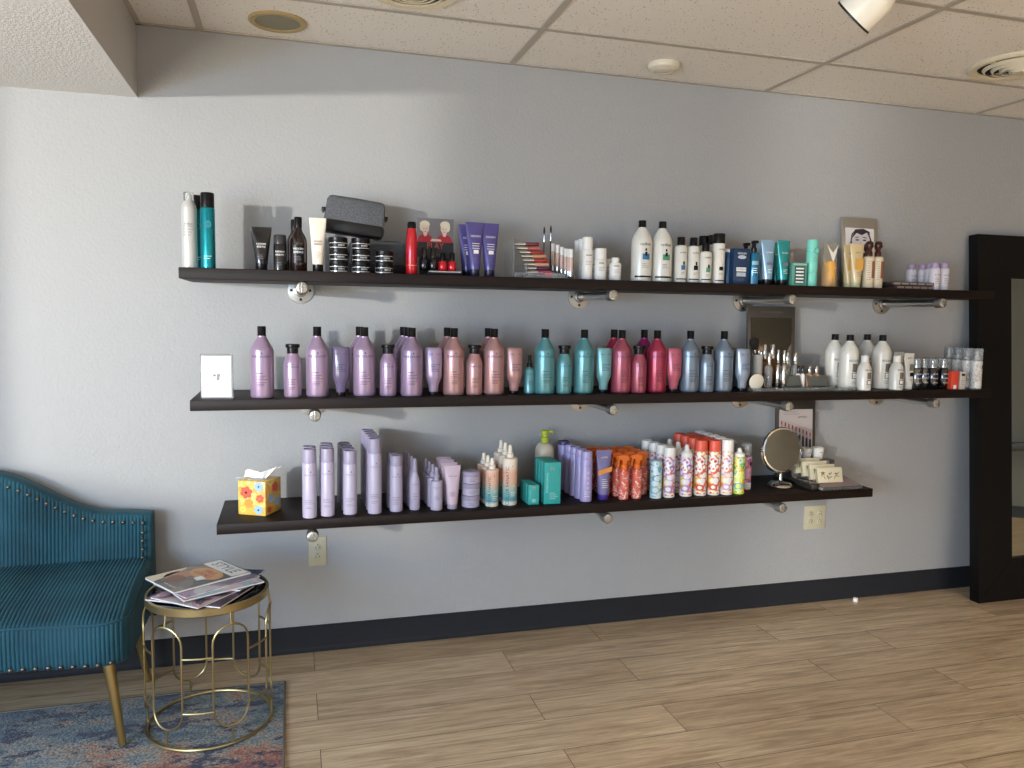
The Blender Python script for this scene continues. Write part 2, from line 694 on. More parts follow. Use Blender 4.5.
def make_rug():
    M = mat('woven_abstract_rug', '8090a0', .95, sheen=.2)
    t = NT(M)
    v = t.coords((1, 1.7, 1))
    n1 = t.n('ShaderNodeTexNoise', i_Scale=5.5, i_Detail=10.0, i_Roughness=.78, i_Distortion=.2)
    t.l(v, n1.inputs['Vector'])
    v2 = t.coords((1, 2.0, 1), (3.1, 1.7, 0))
    n2 = t.n('ShaderNodeTexNoise', i_Scale=6.5, i_Detail=9.0, i_Roughness=.75)
    t.l(v2, n2.inputs['Vector'])
    n3 = t.n('ShaderNodeTexNoise', i_Scale=110.0, i_Detail=2.0)
    t.l(t.coords((1, 1, 1)), n3.inputs['Vector'])
    # gradient across the rug: blue near the wall, salmon further out
    tc = t.n('ShaderNodeTexCoord')
    sp = t.n('ShaderNodeSeparateXYZ')
    t.l(tc.outputs['Object'], sp.inputs[0])
    g = t.n('ShaderNodeMapRange')
    g.inputs['From Min'].default_value = .52
    g.inputs['From Max'].default_value = .16
    g.inputs['To Min'].default_value = -.07
    g.inputs['To Max'].default_value = .17
    g.clamp = True
    t.l(sp.outputs['Y'], g.inputs['Value'])
    ad = t.n('ShaderNodeMath', operation='ADD')
    t.l(n1.outputs['Fac'], ad.inputs[0])
    t.l(g.outputs[0], ad.inputs[1])
    r1 = t.ramp([(.28, '3f566e'), (.37, '617c8c'), (.44, '84959a'), (.49, 'a8a498'), (.54, 'b8957c'), (.60, 'b8775c'), (.70, '95585c')])
    t.l(ad.outputs[0], r1.inputs['Fac'])
    r2 = t.ramp([(.535, '000000'), (.55, 'ffffff')])
    t.l(n2.outputs['Fac'], r2.inputs['Fac'])
    mx = t.n('ShaderNodeMix', data_type='RGBA')
    t.l(r1.outputs['Color'], mx.inputs['A'])
    mx.inputs['B'].default_value = srgb('1e2a52')
    t.l(r2.outputs['Color'], mx.inputs['Factor'])
    r3 = t.ramp([(.36, '5e5e62'), (.64, 'ffffff')])
    t.l(n3.outputs['Fac'], r3.inputs['Fac'])
    m2 = t.n('ShaderNodeMix', data_type='RGBA', blend_type='MULTIPLY')
    m2.inputs['Factor'].default_value = .7
    t.l(mx.outputs['Result'], m2.inputs['A'])
    t.l(r3.outputs['Color'], m2.inputs['B'])
    t.l(m2.outputs['Result'], t.b.inputs['Base Color'])
    t.bump(n3.outputs['Fac'], .8, .006)
    return M


rug = empty('area_rug', (-1.64, -1.08, 0))
mt = Matrix.Translation((1.64, 1.08, 0))
MB().box(-2.83, -.448, -1.88, -.278, .0005, .008, make_rug(), .002, mtx=mt).build('woven_pile', rug)
be = MB()
M_BIND = mat('rug_edge_binding', '6b665c', .95)
be.box(-.448, -.440, -1.89, -.27, .0005, .010, M_BIND, .002, mtx=mt)
be.box(-2.84, -.44, -.278, -.270, .0005, .010, M_BIND, .002, mtx=mt)
be.box(-2.84, -2.83, -1.89, -.27, .0005, .010, M_BIND, .002, mtx=mt)
be.box(-2.84, -.44, -1.89, -1.88, .0005, .010, M_BIND, .002, mtx=mt)
be.build('edge_binding', rug)
tag(rug, 'flat woven rug in faded blue and salmon under the teal sofa', 'rug')
RZ = .0100

# ------------------------------------------------------------------ sofa


def make_velvet():
    M = mat('teal_ribbed_velvet', '124753', .75, sheen=.18)
    t = NT(M)
    t.b.inputs['Sheen Tint'].default_value = srgb('8fb0bc')
    t.b.inputs['Sheen Roughness'].default_value = .35
    n1 = t.n('ShaderNodeTexNoise', i_Scale=6.0, i_Detail=3.0)
    t.l(t.coords(), n1.inputs['Vector'])
    r = t.ramp([(.3, '123b47'), (.7, '1a4f5d')])
    t.l(n1.outputs['Fac'], r.inputs['Fac'])
    t.l(r.outputs['Color'], t.b.inputs['Base Color'])
    return M


M_VEL = make_velvet()
M_BRASS = mat('brushed_brass', 'a5905c', .3, .9)
M_NAIL = mat('antique_nailhead', '6f6a60', .28, .95)
SC, SW = -1.575, .65     # centre and half width


def back_top(u):
    """height of the camel back at offset u from the centre"""
    a = min(abs(u)/SW, 1)
    if a < .12:
        return .828
    if a > .80:
        return .645 + .012*((1-a)/.2)**1.0
    s_ = (a-.12)/.68
    return .657 + (.828-.657)*(.5+.5*math.cos(PI*s_))


sofa = empty('sofa', (SC, -.36, 0))
OFF = Vector((0, .36, 0))
PITCH_R = .0123


def rib(u):
    return abs(math.sin(PI*u/PITCH_R))**.7


# back: front skin with ribs, then top, rear and sides
bk = MB(M_VEL)
cols = int(2*SW/PITCH_R)*6
NZ = 14
grid = []
for i in range(cols+1):
    u = -SW + 2*SW*i/cols
    top = back_top(u)
    edge = min(1, (SW-abs(u))/.03)
    col = []
    for j in range(NZ+1):
        v = j/NZ
        z = .30 + (top-.018-.30)*v
        y = -.165 + .045*(v) - .0058*rib(u)*edge + (1-edge)*.012
        col.append((u, y, z))
    for a in (30, 60, 90):       # rolled top edge
        an = math.radians(a)
        col.append((u, -.12 + .018 - .018*math.cos(an) - .0055*rib(u)*(1-a/90)*edge + (1-edge)*.010, top-.018+.018*math.sin(an)))
    col.append((u, -.045, top))
    col.append((u, -.03, top-.012))
    col.append((u, -.03, .22))
    grid.append([bk.bm.verts.new(Vector(p)+OFF) for p in col])
for a, b in zip(grid, grid[1:]):
    for j in range(len(a)-1):
        bk.face([a[j], b[j], b[j+1], a[j+1]], 0)
bk.face(grid[0], 0)
bk.face(grid[-1][::-1], 0)
bk.build('backrest', sofa, sharp=60)

# seat: ribs run from the back over the front edge
st = MB(M_VEL)


def seat_col(u):
    e = max(0, abs(u)-(SW-.11))/.11
    yf = -.635 + .055*(1-(u/SW)**2) + .10*(1-math.sqrt(max(0, 1-min(e, 1)**2)))
    edge = min(1, (SW-abs(u))/.012)
    prof = [(-.13, .486), (-.25, .482), (-.38, .470), (-.50, .452), (yf+.035, .434), (yf+.016, .428), (yf+.004, .418), (yf, .405), (yf, .36), (yf+.002, .30), (yf+.006, .285)]
    out = []
    for q, (y, z) in enumerate(prof):
        if q < 6:
            n_ = Vector((0, 0, 1))
        elif q < 8:
            n_ = Vector((0, -.7, .7))
        else:
            n_ = Vector((0, -1, 0))
        y = max(y, yf) if q > 3 else max(y, yf+.03)
        drop = .02*(1-edge) if q < 6 else 0
        p = Vector((u, y, z-drop)) + n_*.0052*rib(u)*edge
        out.append(p)
    out.append(Vector((u, yf+.01, .280)))
    out.append(Vector((u, -.13, .280)))
    return out


grid = []
for i in range(cols+1):
    u = -SW + 2*SW*i/cols
    grid.append([st.bm.verts.new(p+OFF) for p in seat_col(u)])
for a, b in zip(grid, grid[1:]):
    for j in range(len(a)-1):
        st.face([a[j], b[j], b[j+1], a[j+1]], 0)
st.face(grid[0], 0)
st.face(grid[-1][::-1], 0)
seat = st.build('seat', sofa, sharp=60)
# welt along the front upper edge
wp = []
for i in range(81):
    u = -SW+.001 + 2*(SW-.001)*i/80
    e = max(0, abs(u)-(SW-.11))/.11
    yf = -.635 + .055*(1-(u/SW)**2) + .10*(1-math.sqrt(max(0, 1-min(e, 1)**2)))
    wp.append(Vector((u, yf+.001, .421))+OFF)
wp = [Vector((-SW, -.2, .458))+OFF] + wp + [Vector((SW, -.2, .458))+OFF]
MB().tube(wp, .0042, M_VEL, 6).build('welt', seat)
# nailheads
npos = []
L = 0
u = -SW+.026
while u < SW-.024:
    t_ = back_top(u)
    npos.append((u, -.124, t_-.031, (0, -1, .1)))
    du = .034
    sl = (back_top(u+.005)-back_top(u-.005))/.01
    u += du/math.sqrt(1+sl*sl)
for sgn in (-1, 1):
    for k in range(1, 6):
        npos.append((sgn*(SW-.026), -.128-.006*k, .612-.03*k, (0, -1, .1)))
u = -SW+.03
while u < SW-.02:
    e = max(0, abs(u)-(SW-.11))/.11
    yf = -.635 + .055*(1-(u/SW)**2) + .10*(1-math.sqrt(max(0, 1-min(e, 1)**2)))
    npos.append((u, yf-.001, .292, (0, -1, 0)))
    u += .036
nail0 = MB().lathe([(0, .0052), (.004, .0044), (.0066, .0022), (.0074, 0)], M_NAIL, seg=10, axis=(0, -1, 0)).build('nailhead', sofa)
# the 100 nearest the camera are parts of their own
npos.sort(key=lambda p: -p[0])
for i, (x, y, z, n_) in enumerate(npos[:100]):
    o = nail0 if i == 0 else nail0.copy()
    if i:
        COL.objects.link(o)
    o.location = Vector((x, y-.004, z))+OFF
# legs
for sx in (-1, 1):
    for (y0, y1) in ((-.575, -.605), (-.15, -.13)):
        lg = MB()
        a = Vector((sx*(SW-.062), y0, .281))+OFF
        b = Vector((sx*(SW-.020), y1, RZ if y1 < -.2 else 0.0))+OFF
        lg.tube([a, b], [.0185, .0115], M_BRASS, 20)
        lg.build('leg', sofa, sharp=50)
tag(sofa, 'teal ribbed velvet settee with curved back, nailhead trim and brass legs', 'sofa')

# ------------------------------------------------------------------ side table
TX, TY = -.688, -.505
tbl = empty('side_table', (TX, TY, 0))
M_GOLD = mat('aged_gold_metal', 'a59468', .36, .9)
tp = MB()
TH = .475
tp.lathe([(.188, TH-.006), (.188, TH), (.194, TH+.001), (.197, TH-.002), (.197, TH-.024), (.194, TH-.027), (.187, TH-.030), (.187, TH-.010)], M_GOLD, seg=64)
tp.build('top_rim', tbl)
MB().lathe([(0, TH-.010), (.1875, TH-.010), (.1875, TH-.004), (0, TH-.004)], mat('black_glass', '0b0c0e', .06, coat=.3), seg=64).build('glass_top', tbl)
MB().tube([(.201*math.cos(2*PI*i/64), .201*math.sin(2*PI*i/64), RZ+.005) for i in range(64)], .0055, M_GOLD, 8, closed=True).build('base_ring', tbl)
RR = .202


def cyl(a, z, r=RR):
    return Vector((r*math.cos(a), r*math.sin(a), z))


HW = math.radians(16.5)
zt, zb = .415, .076
az = RR*HW
A0 = math.radians(-90-10-47+20)
lp = [0]*6
for k in range(6):
    ac = A0 + k*PI/3 + math.radians(2)
    b = MB()
    pts = []
    for i in range(13):
        a = PI*i/12
        pts.append(cyl(ac+HW*math.cos(a), zt-az+az*math.sin(a)))
    for i in range(13):
        a = PI+PI*i/12
        pts.append(cyl(ac+HW*math.cos(a), zb+az+az*math.sin(a)))
    b.tube(pts, .0036, M_GOLD, 6, closed=True)
    lp[k] = b.build('oval_loop', tbl)
    MB().tube([cyl(ac, zt), cyl(ac, TH-.022, .1955)], .0036, M_GOLD, 6).build('upper_post', tbl)
    MB().tube([cyl(ac, RZ+.006), cyl(ac, zb)], .0036, M_GOLD, 6).build('lower_post', tbl)
    for z in (.315, .135):
        MB().tube([cyl(ac+HW + (PI/3-2*HW)*q/5, z) for q in range(6)], .0034, M_GOLD, 6).build('link', tbl)
tag(tbl, 'round black glass side table on a gold frame of oval loops', 'side table')

# ------------------------------------------------------------------ magazines
M_PAPER = mat('magazine_pages', 'dedbd6', .7)


def cover_mat(name, cols, scale, seed):
    M = mat(name, cols[0], .28)
    t = NT(M)
    v = t.coords((1, 1, 1), (seed, seed*.7, 0))
    n = t.n('ShaderNodeTexNoise', i_Scale=scale, i_Detail=2.0, i_Distortion=.8)
    t.l(v, n.inputs['Vector'])
    st_ = [(.30+.42*i/(len(cols)-1), c) for i, c in enumerate(cols)]
    r = t.ramp(st_, 'CONSTANT')
    t.l(n.outputs['Fac'], r.inputs['Fac'])
    t.l(r.outputs['Color'], t.b.inputs['Base Color'])
    return M


def magazine(x, y, z, rz, wid, hgt, th, M, label, decor=None, tilt=(0, 0)):
    root = empty('magazine', (x, y, z), rot=(tilt[0], tilt[1], rz))
    MB().box(-wid/2+.001, wid/2-.001, -hgt/2+.001, hgt/2-.001, .0006, th-.0006, M_PAPER).build('pages', root)
    c = MB(M)
    c.box(-wid/2, wid/2, -hgt/2, hgt/2, th-.0006, th, M)
    c.box(-wid/2, wid/2, -hgt/2, hgt/2, 0, .0006, M)
    c.box(-wid/2-.0006, -wid/2, -hgt/2, hgt/2, 0, th, M)
    if decor:
        decor(c, wid, hgt, th)
    c.build('cover', root)
    tag(root, label, 'magazine', 'magazines on the side table')


def flat(c, pts, z, M):
    c.poly([(a, b, z) for a, b in pts], M)


def flat_ell(c, cx, cy, rx, ry, z, M, n=20):
    flat(c, [(cx+rx*math.cos(2*PI*i/n), cy+ry*math.sin(2*PI*i/n)) for i in range(n)], z, M)


def flat_text(c, txt, size, x, y, z, M):
    mtx = Matrix.Translation((x, y, z)) @ Matrix.Rotation(-PI/2, 4, 'X')
    c.text(txt, size, M, 0, mtx=mtx, off=.0003)


M_RED = mat('print_red', 'b8403a', .4)
M_WHITE = mat('print_white', 'e6e4df', .45)
M_BLACK = mat('print_black', '17161a', .4)
M_SAND = mat('print_sand', 'c79a6a', .4)
M_CREAMP = mat('print_cream', 'd9cdb2', .5)
M_GREYP = mat('print_grey', '6d6a66', .5)


def deco_top(c, w_, h_, t_):
    z = t_+.0004
    flat(c, [(-w_/2+.006, h_/2-.07), (w_/2-.004, h_/2-.07), (w_/2-.004, h_/2-.006), (-w_/2+.006, h_/2-.006)], z, M_WHITE)
    flat_text(c, 'STYLE', .055, 0, h_/2-.038, z+.0004, mat('print_teal_grey', '5d7c82', .5))
    flat_ell(c, .012, h_/2-.115, .078, .045, z+.0005, M_SAND)
    flat_text(c, 'FALL', .032, .012, h_/2-.100, z+.001, M_RED)
    flat_text(c, 'LOOKS', .030, .012, h_/2-.128, z+.001, M_RED)
    flat_ell(c, -.045, -.045, .042, .052, z, mat('print_peach', 'b58a72', .5))
    flat_ell(c, -.02, -.07, .035, .03, z+.0003, mat('print_rust', '8d6a58', .5))
    flat(c, [(.02, -.03), (.055, -.035), (.06, -.005), (.02, .0)], z+.0006, M_WHITE)
    flat(c, [(-w_/2, -h_/2), (-w_/2+.06, -h_/2), (-w_/2+.015, -.0), (-w_/2, .01)], z, M_CREAMP)
    flat_text(c, 'new season', .016, .03, -h_/2+.022, z, M_WHITE)


z0 = TH+.0008
magazine(-.705, -.555, z0, math.radians(-118), .205, .272, .006, cover_mat('cover_dark_plum', ['1d1a20', '4b3148', '8c8a90', '26232a'], 14, 1.3), 'dark plum magazine at the bottom of the pile, its corner toward the sofa')
magazine(-.690, -.545, z0+.0065, math.radians(-40), .205, .272, .005, cover_mat('cover_charcoal_pink', ['b9b2ae', 'b08a94', '4c4a50', 'c9c5c2'], 12, 4.2), 'pale grey and pink magazine near the bottom of the pile')
magazine(-.672, -.455, z0+.012, math.radians(-110), .205, .272, .006, cover_mat('cover_navy_red', ['1f3050', '2c4f73', 'b3303a', '28567c'], 9, 2.1), 'navy magazine with a red corner sticking out toward the wall')
magazine(-.672, -.520, z0+.0185, math.radians(-62), .205, .272, .005, cover_mat('cover_pale_pink', ['c9b9b8', 'a0b4bd', 'c27a80', 'd8d2ce'], 10, 7.7), 'pale pink and blue magazine in the middle of the pile')
magazine(-.690, -.500, z0+.024, math.radians(-54), .205, .272, .004, cover_mat('cover_grey_violet', ['74727a', '9a7f96', 'b9b6b4', '54525a'], 11, 5.2), 'grey and violet magazine just below the topmost one')
magazine(-.722, -.462, z0+.0285, math.radians(-56.5), .205, .274, .007, cover_mat('cover_brown_grey', ['4f4c49', '6f655c', '8a7d70', '5c5650'], 8, 3.3), 'magazine with a sand coloured oval and red lettering, topmost of the pile', deco_top)

# ------------------------------------------------------------------ leaning floor mirror
M_FR = mat('black_painted_frame', '0a0808', .45, spec=.25)
FW, MWID, MHGT, TK = .215, 1.0, 1.868, .055
tilt = math.asin(.158/MHGT)
mir = empty('floor_mirror', (2.926, -.232, 0), rot=(-tilt, 0, 0))
fm = MB(M_FR)


def frame_piece(o, i):
    A = [fm.bm.verts.new((x_, y_, z_)) for (x_, z_) in o for y_ in (0,)]
    return A


def mitre(pts):
    """pts: outer a, outer b, inner b, inner a as (x, z)"""
    b = MB(M_FR)
    v = []
    for y_ in (.002, 0):
        pass
    cx = sum(p[0] for p in pts)/4
    cz = sum(p[1] for p in pts)/4
    fr_ = [b.bm.verts.new((p[0]*.998+cx*.002, 0, p[1]*.998+cz*.002)) for p in pts]
    mid = [b.bm.verts.new((p[0], .0015, p[1])) for p in pts]
    bk_ = [b.bm.verts.new((p[0], TK, p[1])) for p in pts]
    b.face(fr_, 0)
    b.face(bk_[::-1], 0)
    for i in range(4):
        j = (i+1) % 4
        b.face([fr_[i], mid[i], mid[j], fr_[j]], 0)
        b.face([mid[i], bk_[i], bk_[j], mid[j]], 0)
    return b.build('frame_rail', mir, sharp=20)


W_, H_ = MWID, MHGT
mitre([(0, 0), (0, H_), (FW, H_-FW), (FW, FW)])
mitre([(0, H_), (W_, H_), (W_-FW, H_-FW), (FW, H_-FW)])
mitre([(W_, H_), (W_, 0), (W_-FW, FW), (W_-FW, H_-FW)])
mitre([(W_, 0), (0, 0), (FW, FW), (W_-FW, FW)])
fm.bm.free()
MB().box(FW-.006, W_-FW+.006, .018, .022, FW-.006, H_-FW+.006, mat('mirror_glass', 'c9ccc6', .01, 1)).build('mirror_glass', mir)
MB().box(.01, W_-.01, TK-.004, TK, .01, H_-.01, mat('mirror_backing', '2b2622', .8)).build('backing', mir)
tag(mir, 'tall black framed floor mirror leaning on the wall at the right end', 'mirror')

# ------------------------------------------------------------------ ceiling fittings
M_CREAM = mat('cream_plastic', 'cfc4aa', .5)
sp = empty('ceiling_speaker', (-.445, -.186, H))
MB().lathe([(.079, 0), (.103, 0), (.103, -.005), (.098, -.009), (.080, -.007), (.079, 0)], mat('yellowed_plastic', 'a8946a', .5), seg=48).build('trim_ring', sp)
MB().lathe([(.0795, -.001), (.0795, -.004), (0, -.006)], mat('grey_speaker_grille', '86816f', .7), seg=48).build('grille', sp)
tag(sp, 'round flush ceiling speaker with a yellowed ring', 'speaker')
sd = empty('smoke_detector', (1.10, -.197, H))
MB().lathe([(.066, 0), (.068, -.006), (.064, -.020), (.055, -.026), (0, -.027)], mat('off_white_plastic', 'd8cfba', .45), seg=40).build('housing', sd)
MB().lathe([(.038, -.0268), (.040, -.0285), (.042, -.0268)], mat('off_white_plastic', 'd8cfba', .45), seg=32).build('ring', sd)
tag(sd, 'small round off-white detector on the ceiling above the white litre bottles', 'smoke detector')


def vent(x, y, r, label):
    v = empty('ceiling_vent', (x, y, H))
    MB().lathe([(r*.80, 0), (r, 0), (r, -.006), (r*.95, -.014), (r*.83, -.012), (r*.80, -.002)], M_CREAM, seg=56).build('outer_ring', v)
    MB().lathe([(0, -.0012), (r*.8, -.0012)], mat('vent_shade', '1c1916', .8), seg=40).build('duct_shade', v)  # flat dark disc painted for the shade inside the vent opening
    for i, q in enumerate((.66, .5, .34, .18)):
        rr = r*q
        MB().lathe([(rr, -.020-.004*i), (rr+r*.05, -.008-.003*i), (rr+r*.045, -.006-.003*i), (rr-.003, -.018-.004*i), (rr, -.020-.004*i)], M_CREAM, seg=48).build('louvre', v)
    MB().lathe([(0, -.036), (r*.14, -.034), (r*.15, -.028), (0, -.026)], M_CREAM, seg=24).build('hub', v)
    sp_ = MB()
    for a in (0, PI/2):
        mtx = Matrix.Rotation(a, 4, 'Z')
        sp_.box(-r*.8, r*.8, -.004, .004, -.010, -.003, M_CREAM, mtx=mtx)
    sp_.build('spoke', v)
    tag(v, label, 'vent')


vent(2.475, -.655, .190, 'round ceiling air vent with ring louvres near the right side')
vent(-.020, -.640, .160, 'round ceiling air vent with ring louvres at the top edge, left of centre')

lampR = empty('track_spotlight', (1.36, -1.245, H))
M_WLAMP = mat('white_lamp_enamel', 'e2dccb', .35)
vw = (Vector((1.19, -1.245, 2.30)) - Vector((-.412, -3.261, 1.419))).normalized()
rr_ = vw.cross(Vector((0, 0, 1))).normalized()
uu_ = rr_.cross(vw)
dirv = (-.72*rr_ - .66*uu_ + .05*vw).normalized()
rimc = Vector((1.19, -1.245, 2.305)) - Vector((1.36, -1.245, H))
base = rimc - dirv*.115
hd = MB()
hd.lathe([(0, -.055), (.020, -.055), (.030, -.045), (.040, -.010), (.058, .030), (.0625, .040), (.0625, .115), (.060, .115), (.059, .04), (0, .03)], M_WLAMP, tuple(base), 36, axis=tuple(dirv))
hdo = hd.build('lamp_head', lampR)
MB().lathe([(.0628, .112), (.0640, .113), (.0640, .118), (.0605, .118), (.0605, .112)], mat('black_rim', '1c1a18', .5), tuple(base), 36, axis=tuple(dirv)).build('rim', lampR)
MB().lathe([(0, .085), (.058, .085)], mat('reflector_glass', '6b665a', .15, .6), tuple(base), 24, axis=tuple(dirv)).build('lens', lampR)
ar = MB()
ar.tube([base-dirv*.04, base-dirv*.085, Vector((base.x-dirv.x*.11, base.y-dirv.y*.11, -.002))], .010, M_WLAMP, 12)
ar.build('swivel_arm', lampR)
ax_, ay_ = base.x-dirv.x*.11, base.y-dirv.y*.11
MB().lathe([(0, -.022), (.045, -.022), (.050, -.016), (.050, 0)], M_WLAMP, (ax_, ay_, 0), 30).build('canopy', lampR)
tag(lampR, 'white spotlight head hanging from the ceiling near the top right corner', 'spotlight')

# small fallen piece on the floor
sc_ = empty('bottle_cap', (2.33, -.055, 0))
MB().lathe([(0, .018), (.010, .018), (.012, .015), (.012, 0), (.010, 0), (.010, .014), (0, .014)], mat('fallen_cap_white', 'e8e6e0', .4), seg=16).build('cap_shell', sc_)
tag(sc_, 'tiny white cap lying on the floor by the baseboard left of the mirror', 'cap')

# shelf on the far right wall, seen in the floor mirror
tag(MB().box(XR-.30, XR, -4.6, -1.6, .67, .73, M_BLACK, .004).build('wall_shelf'), 'black shelf visible only as a dark bar reflected in the floor mirror', 'shelf')

# ------------------------------------------------------------------ product materials
def plast(name, col, rough=.32, **k):
    return mat(name, col, rough, **k)


P_BLACK = plast('black_plastic', '0c0b0d', .3, spec=.3)
P_LILAC = plast('lilac_pearl_plastic', '9a849d', .28, metal=.35, coat=.25)
P_GREYVIO = plast('translucent_grey_violet', '5f5470', .22, coat=.3)
P_LILAC2 = plast('pale_lilac_pearl', 'a28fab', .28, metal=.35, coat=.25)
P_PINK = plast('pink_pearl_plastic', 'a98180', .3, metal=.35, coat=.25)
P_TEAL = plast('teal_pearl_plastic', '558a8e', .3, metal=.3, coat=.3)
P_TEAL2 = plast('light_teal_pearl', '6fa3aa', .3, metal=.3, coat=.3)
P_RED = plast('raspberry_pearl_plastic', '9a2f47', .3, metal=.3, coat=.3)
P_ROSE = plast('dusty_red_pearl_plastic', '964858', .3, metal=.3, coat=.3)
P_MAG = plast('magenta_pearl_plastic', '8e2862', .3, metal=.2, coat=.3)
P_STEEL = plast('blue_grey_pearl_plastic', '6f7c8a', .3, metal=.35, coat=.3)
P_STEEL2 = plast('pale_blue_grey_pearl', '8592a4', .3, metal=.35, coat=.3)
P_WHITEP = plast('white_pearl_plastic', 'cfccc2', .28, coat=.3)
P_WHITE = plast('white_plastic', 'dcdad4', .35)
P_CREAM = plast('cream_plastic_bottle', 'ddd3c2', .4)
P_CLEAR = mat('clear_acrylic', 'f4f6f6', .04, 0, .92, ior=1.35)
P_CLEARCAP = mat('clear_plastic_cap', 'e9ecec', .12, 0, .85, ior=1.2)
P_INK = mat('ink_dark', '2a2230', .6)
P_INKL = mat('ink_grey', '6b6470', .6)
P_INKW = mat('ink_white', 'e4e2de', .5)
P_CAN = mat('soft_lilac_can', 'a79fb3', .38, coat=.15)
P_CANCAP = mat('soft_lilac_cap', '948ca1', .4)
P_SILV = mat('polished_silver', 'c9c9c6', .15, 1)
P_AMBER = mat('amber_liquid_glass', '7a4a24', .08, 0, .4, ior=1.4)


def finish(root, name, cat):
    root['category'] = cat
    KIDS[root.name] = kids(root)
    for ch in KIDS[root.name]:
        KIDS[ch.name] = kids(ch)
    return root


def lines(b, r, z, n, wid, ink, dz=.006, h=.0016, sy=1.0, u=0):
    rnd = random.Random(n*7+int(z*1000))
    for i in range(n):
        ww = wid*rnd.uniform(.6, 1)
        b.band(r, z-dz*i, h, u-wid/2, u-wid/2+ww, ink, sy=sy, n=4)


# ---- salon bottles
def litre(M, ink=P_INK, brand='PUREOLOGY', label2=True):
    def f():
        root = empty('shampoo_bottle')
        b = MB(M)
        b.lathe([(0, .0005), (.037, .0005), (.0400, .003), (.0415, .010), (.0415, .170), (.0408, .175), (.0375, .182), (.0205, .212), (.0170, .217), (.016, .220), (.016, .224), (0, .224)], M, seg=28)
        b.lathe([], M)
        b.text(brand, .0118, ink, .150, r=.0415, sx=1.05)
        b.ellipse(0, .1625, .0028, .0028, -.0421, ink, 10)
        b.band(.0415, .090, .0022, -.021, .003, ink)
        lines(b, .0415, .080, 3, .042, ink, .0065)
        lines(b, .0415, .056, 3, .036, ink, .0055)
        b.build('bottle', root)
        c = MB(P_BLACK)
        c.lathe([(.0158, .2205), (.0158, .2255), (.0150, .2265), (.0150, .2560), (.0138, .2585), (0, .2585)], P_BLACK, seg=20)
        c.build('cap', root)
        return root
    return f


def b250(M, ink=P_INK):
    def f():
        root = empty('conditioner_bottle')
        b = MB(M)
        b.lathe([(0, .0005), (.028, .0005), (.0305, .003), (.0318, .009), (.0318, .120), (.0295, .134), (.0235, .148), (.0200, .158), (.0195, .166), (0, .166)], M, seg=26)
        b.text('PUREOLOGY', .0075, ink, .112, r=.0318)
        b.ellipse(0, .122, .002, .002, -.0324, ink, 8)
        lines(b, .0318, .066, 4, .034, ink, .0058)
        lines(b, .0318, .036, 2, .028, ink, .005)
        b.build('bottle', root)
        c = MB(P_BLACK)
        c.lathe([(.0200, .160), (.0205, .163), (.0205, .180), (.0250, .1815), (.0255, .184), (.0255, .193), (.0240, .1945), (0, .1945)], P_BLACK, seg=22)
        c.build('flip_cap', root)
        return root
    return f


def cond(M, ink=P_INK):
    def f():
        root = empty('conditioner_tube')
        b = MB(M)
        b.lathe([(0, .014), (.0165, .014), (.0180, .018), (.0195, .036), (.0235, .050), (.0300, .066), (.0322, .078), (.0328, .130, .022), (.0328, .171, .017), (.0320, .180, .015), (.029, .184, .012), (0, .184)], M, seg=26, sy=.82)
        b.text('PUREOLOGY', .0072, ink, .158, y=-.0175)
        lines(b, None, .118, 5, .036, ink, .0062, sy=-.0245)
        b.build('body', root)
        MB().lathe([(0, .0005), (.018, .0005), (.0185, .002), (.0180, .014), (0, .014)], P_BLACK, seg=22, sy=.9).build('cap', root)
        return root
    return f


def spray_small(M, h=.154, r=.0215, body=.100, capM=P_BLACK, ink=P_INK, nm='spray_bottle', clear=False):
    def f():
        root = empty(nm)
        b = MB(M)
        b.lathe([(0, .0005), (r-.003, .0005), (r, .004), (r, body-.006), (r-.003, body-.001), (.010, body+.002), (.0095, body+.006), (0, body+.006)], M, seg=22)
        b.text('PUREOLOGY', .0062, ink, body*.78, r=r)
        lines(b, r, body*.5, 4, r*1.3, ink, .005, .0013)
        b.build('bottle', root)
        c = MB(capM)
        z = body+.005
        c.lathe([(.0115, z), (.0115, z+.016), (.009, z+.019), (0, z+.019)], capM, seg=16)
        c.lathe([(.0075, z+.018), (.0070, h-.003), (.0055, h), (0, h)], capM, seg=14)
        c.tube([(0, -.004, h-.008), (0, -.0085, h-.008)], .003, capM, 8)
        c.build('pump', root)
        if clear:
            MB().lathe([(.0128, z+.001), (.0128, h+.002), (.0118, h+.004), (0, h+.004)], P_CLEARCAP, seg=16).build('overcap', root)
        return root
    return f


# ---- aerosols
def can(M, capM, r, h, caph, nm='aerosol_can', shoulder=True, deco=None, dome=False, ring=None, clear=False):
    def f():
        root = empty(nm)
        b = MB(M)
        t = h-caph
        if ring:
            b.lathe([(r-.001, .0005), (r+.0003, .001), (r+.0003, .004), (r, .0045)], ring, seg=24)
        b.lathe([(0, .0008), (r-.002, .0008), (r, .003), (r, t-.005), (r-.0015, t-.001), (r-.004, t+.001), (0, t+.001)], M, seg=24)
        if deco:
            deco(b, r, h)
        b.build('can', root)
        c = MB(capM)
        rc = r-.0012
        if dome:
            c.lathe([(rc-.001, t), (rc, t+.002), (rc-.001, t+caph*.35), (rc*.55, t+caph*.50), (rc*.42, t+caph*.6), (rc*.36, h-.004), (rc*.22, h), (0, h)], capM, seg=20)
        else:
            c.lathe([(rc, t), (rc, h-.005), (rc-.0015, h-.0012), (rc-.005, h), (rc-.008, h-.0025), (0, h-.003)], capM, seg=24)
        c.build('cap', root)
        return root
    return f


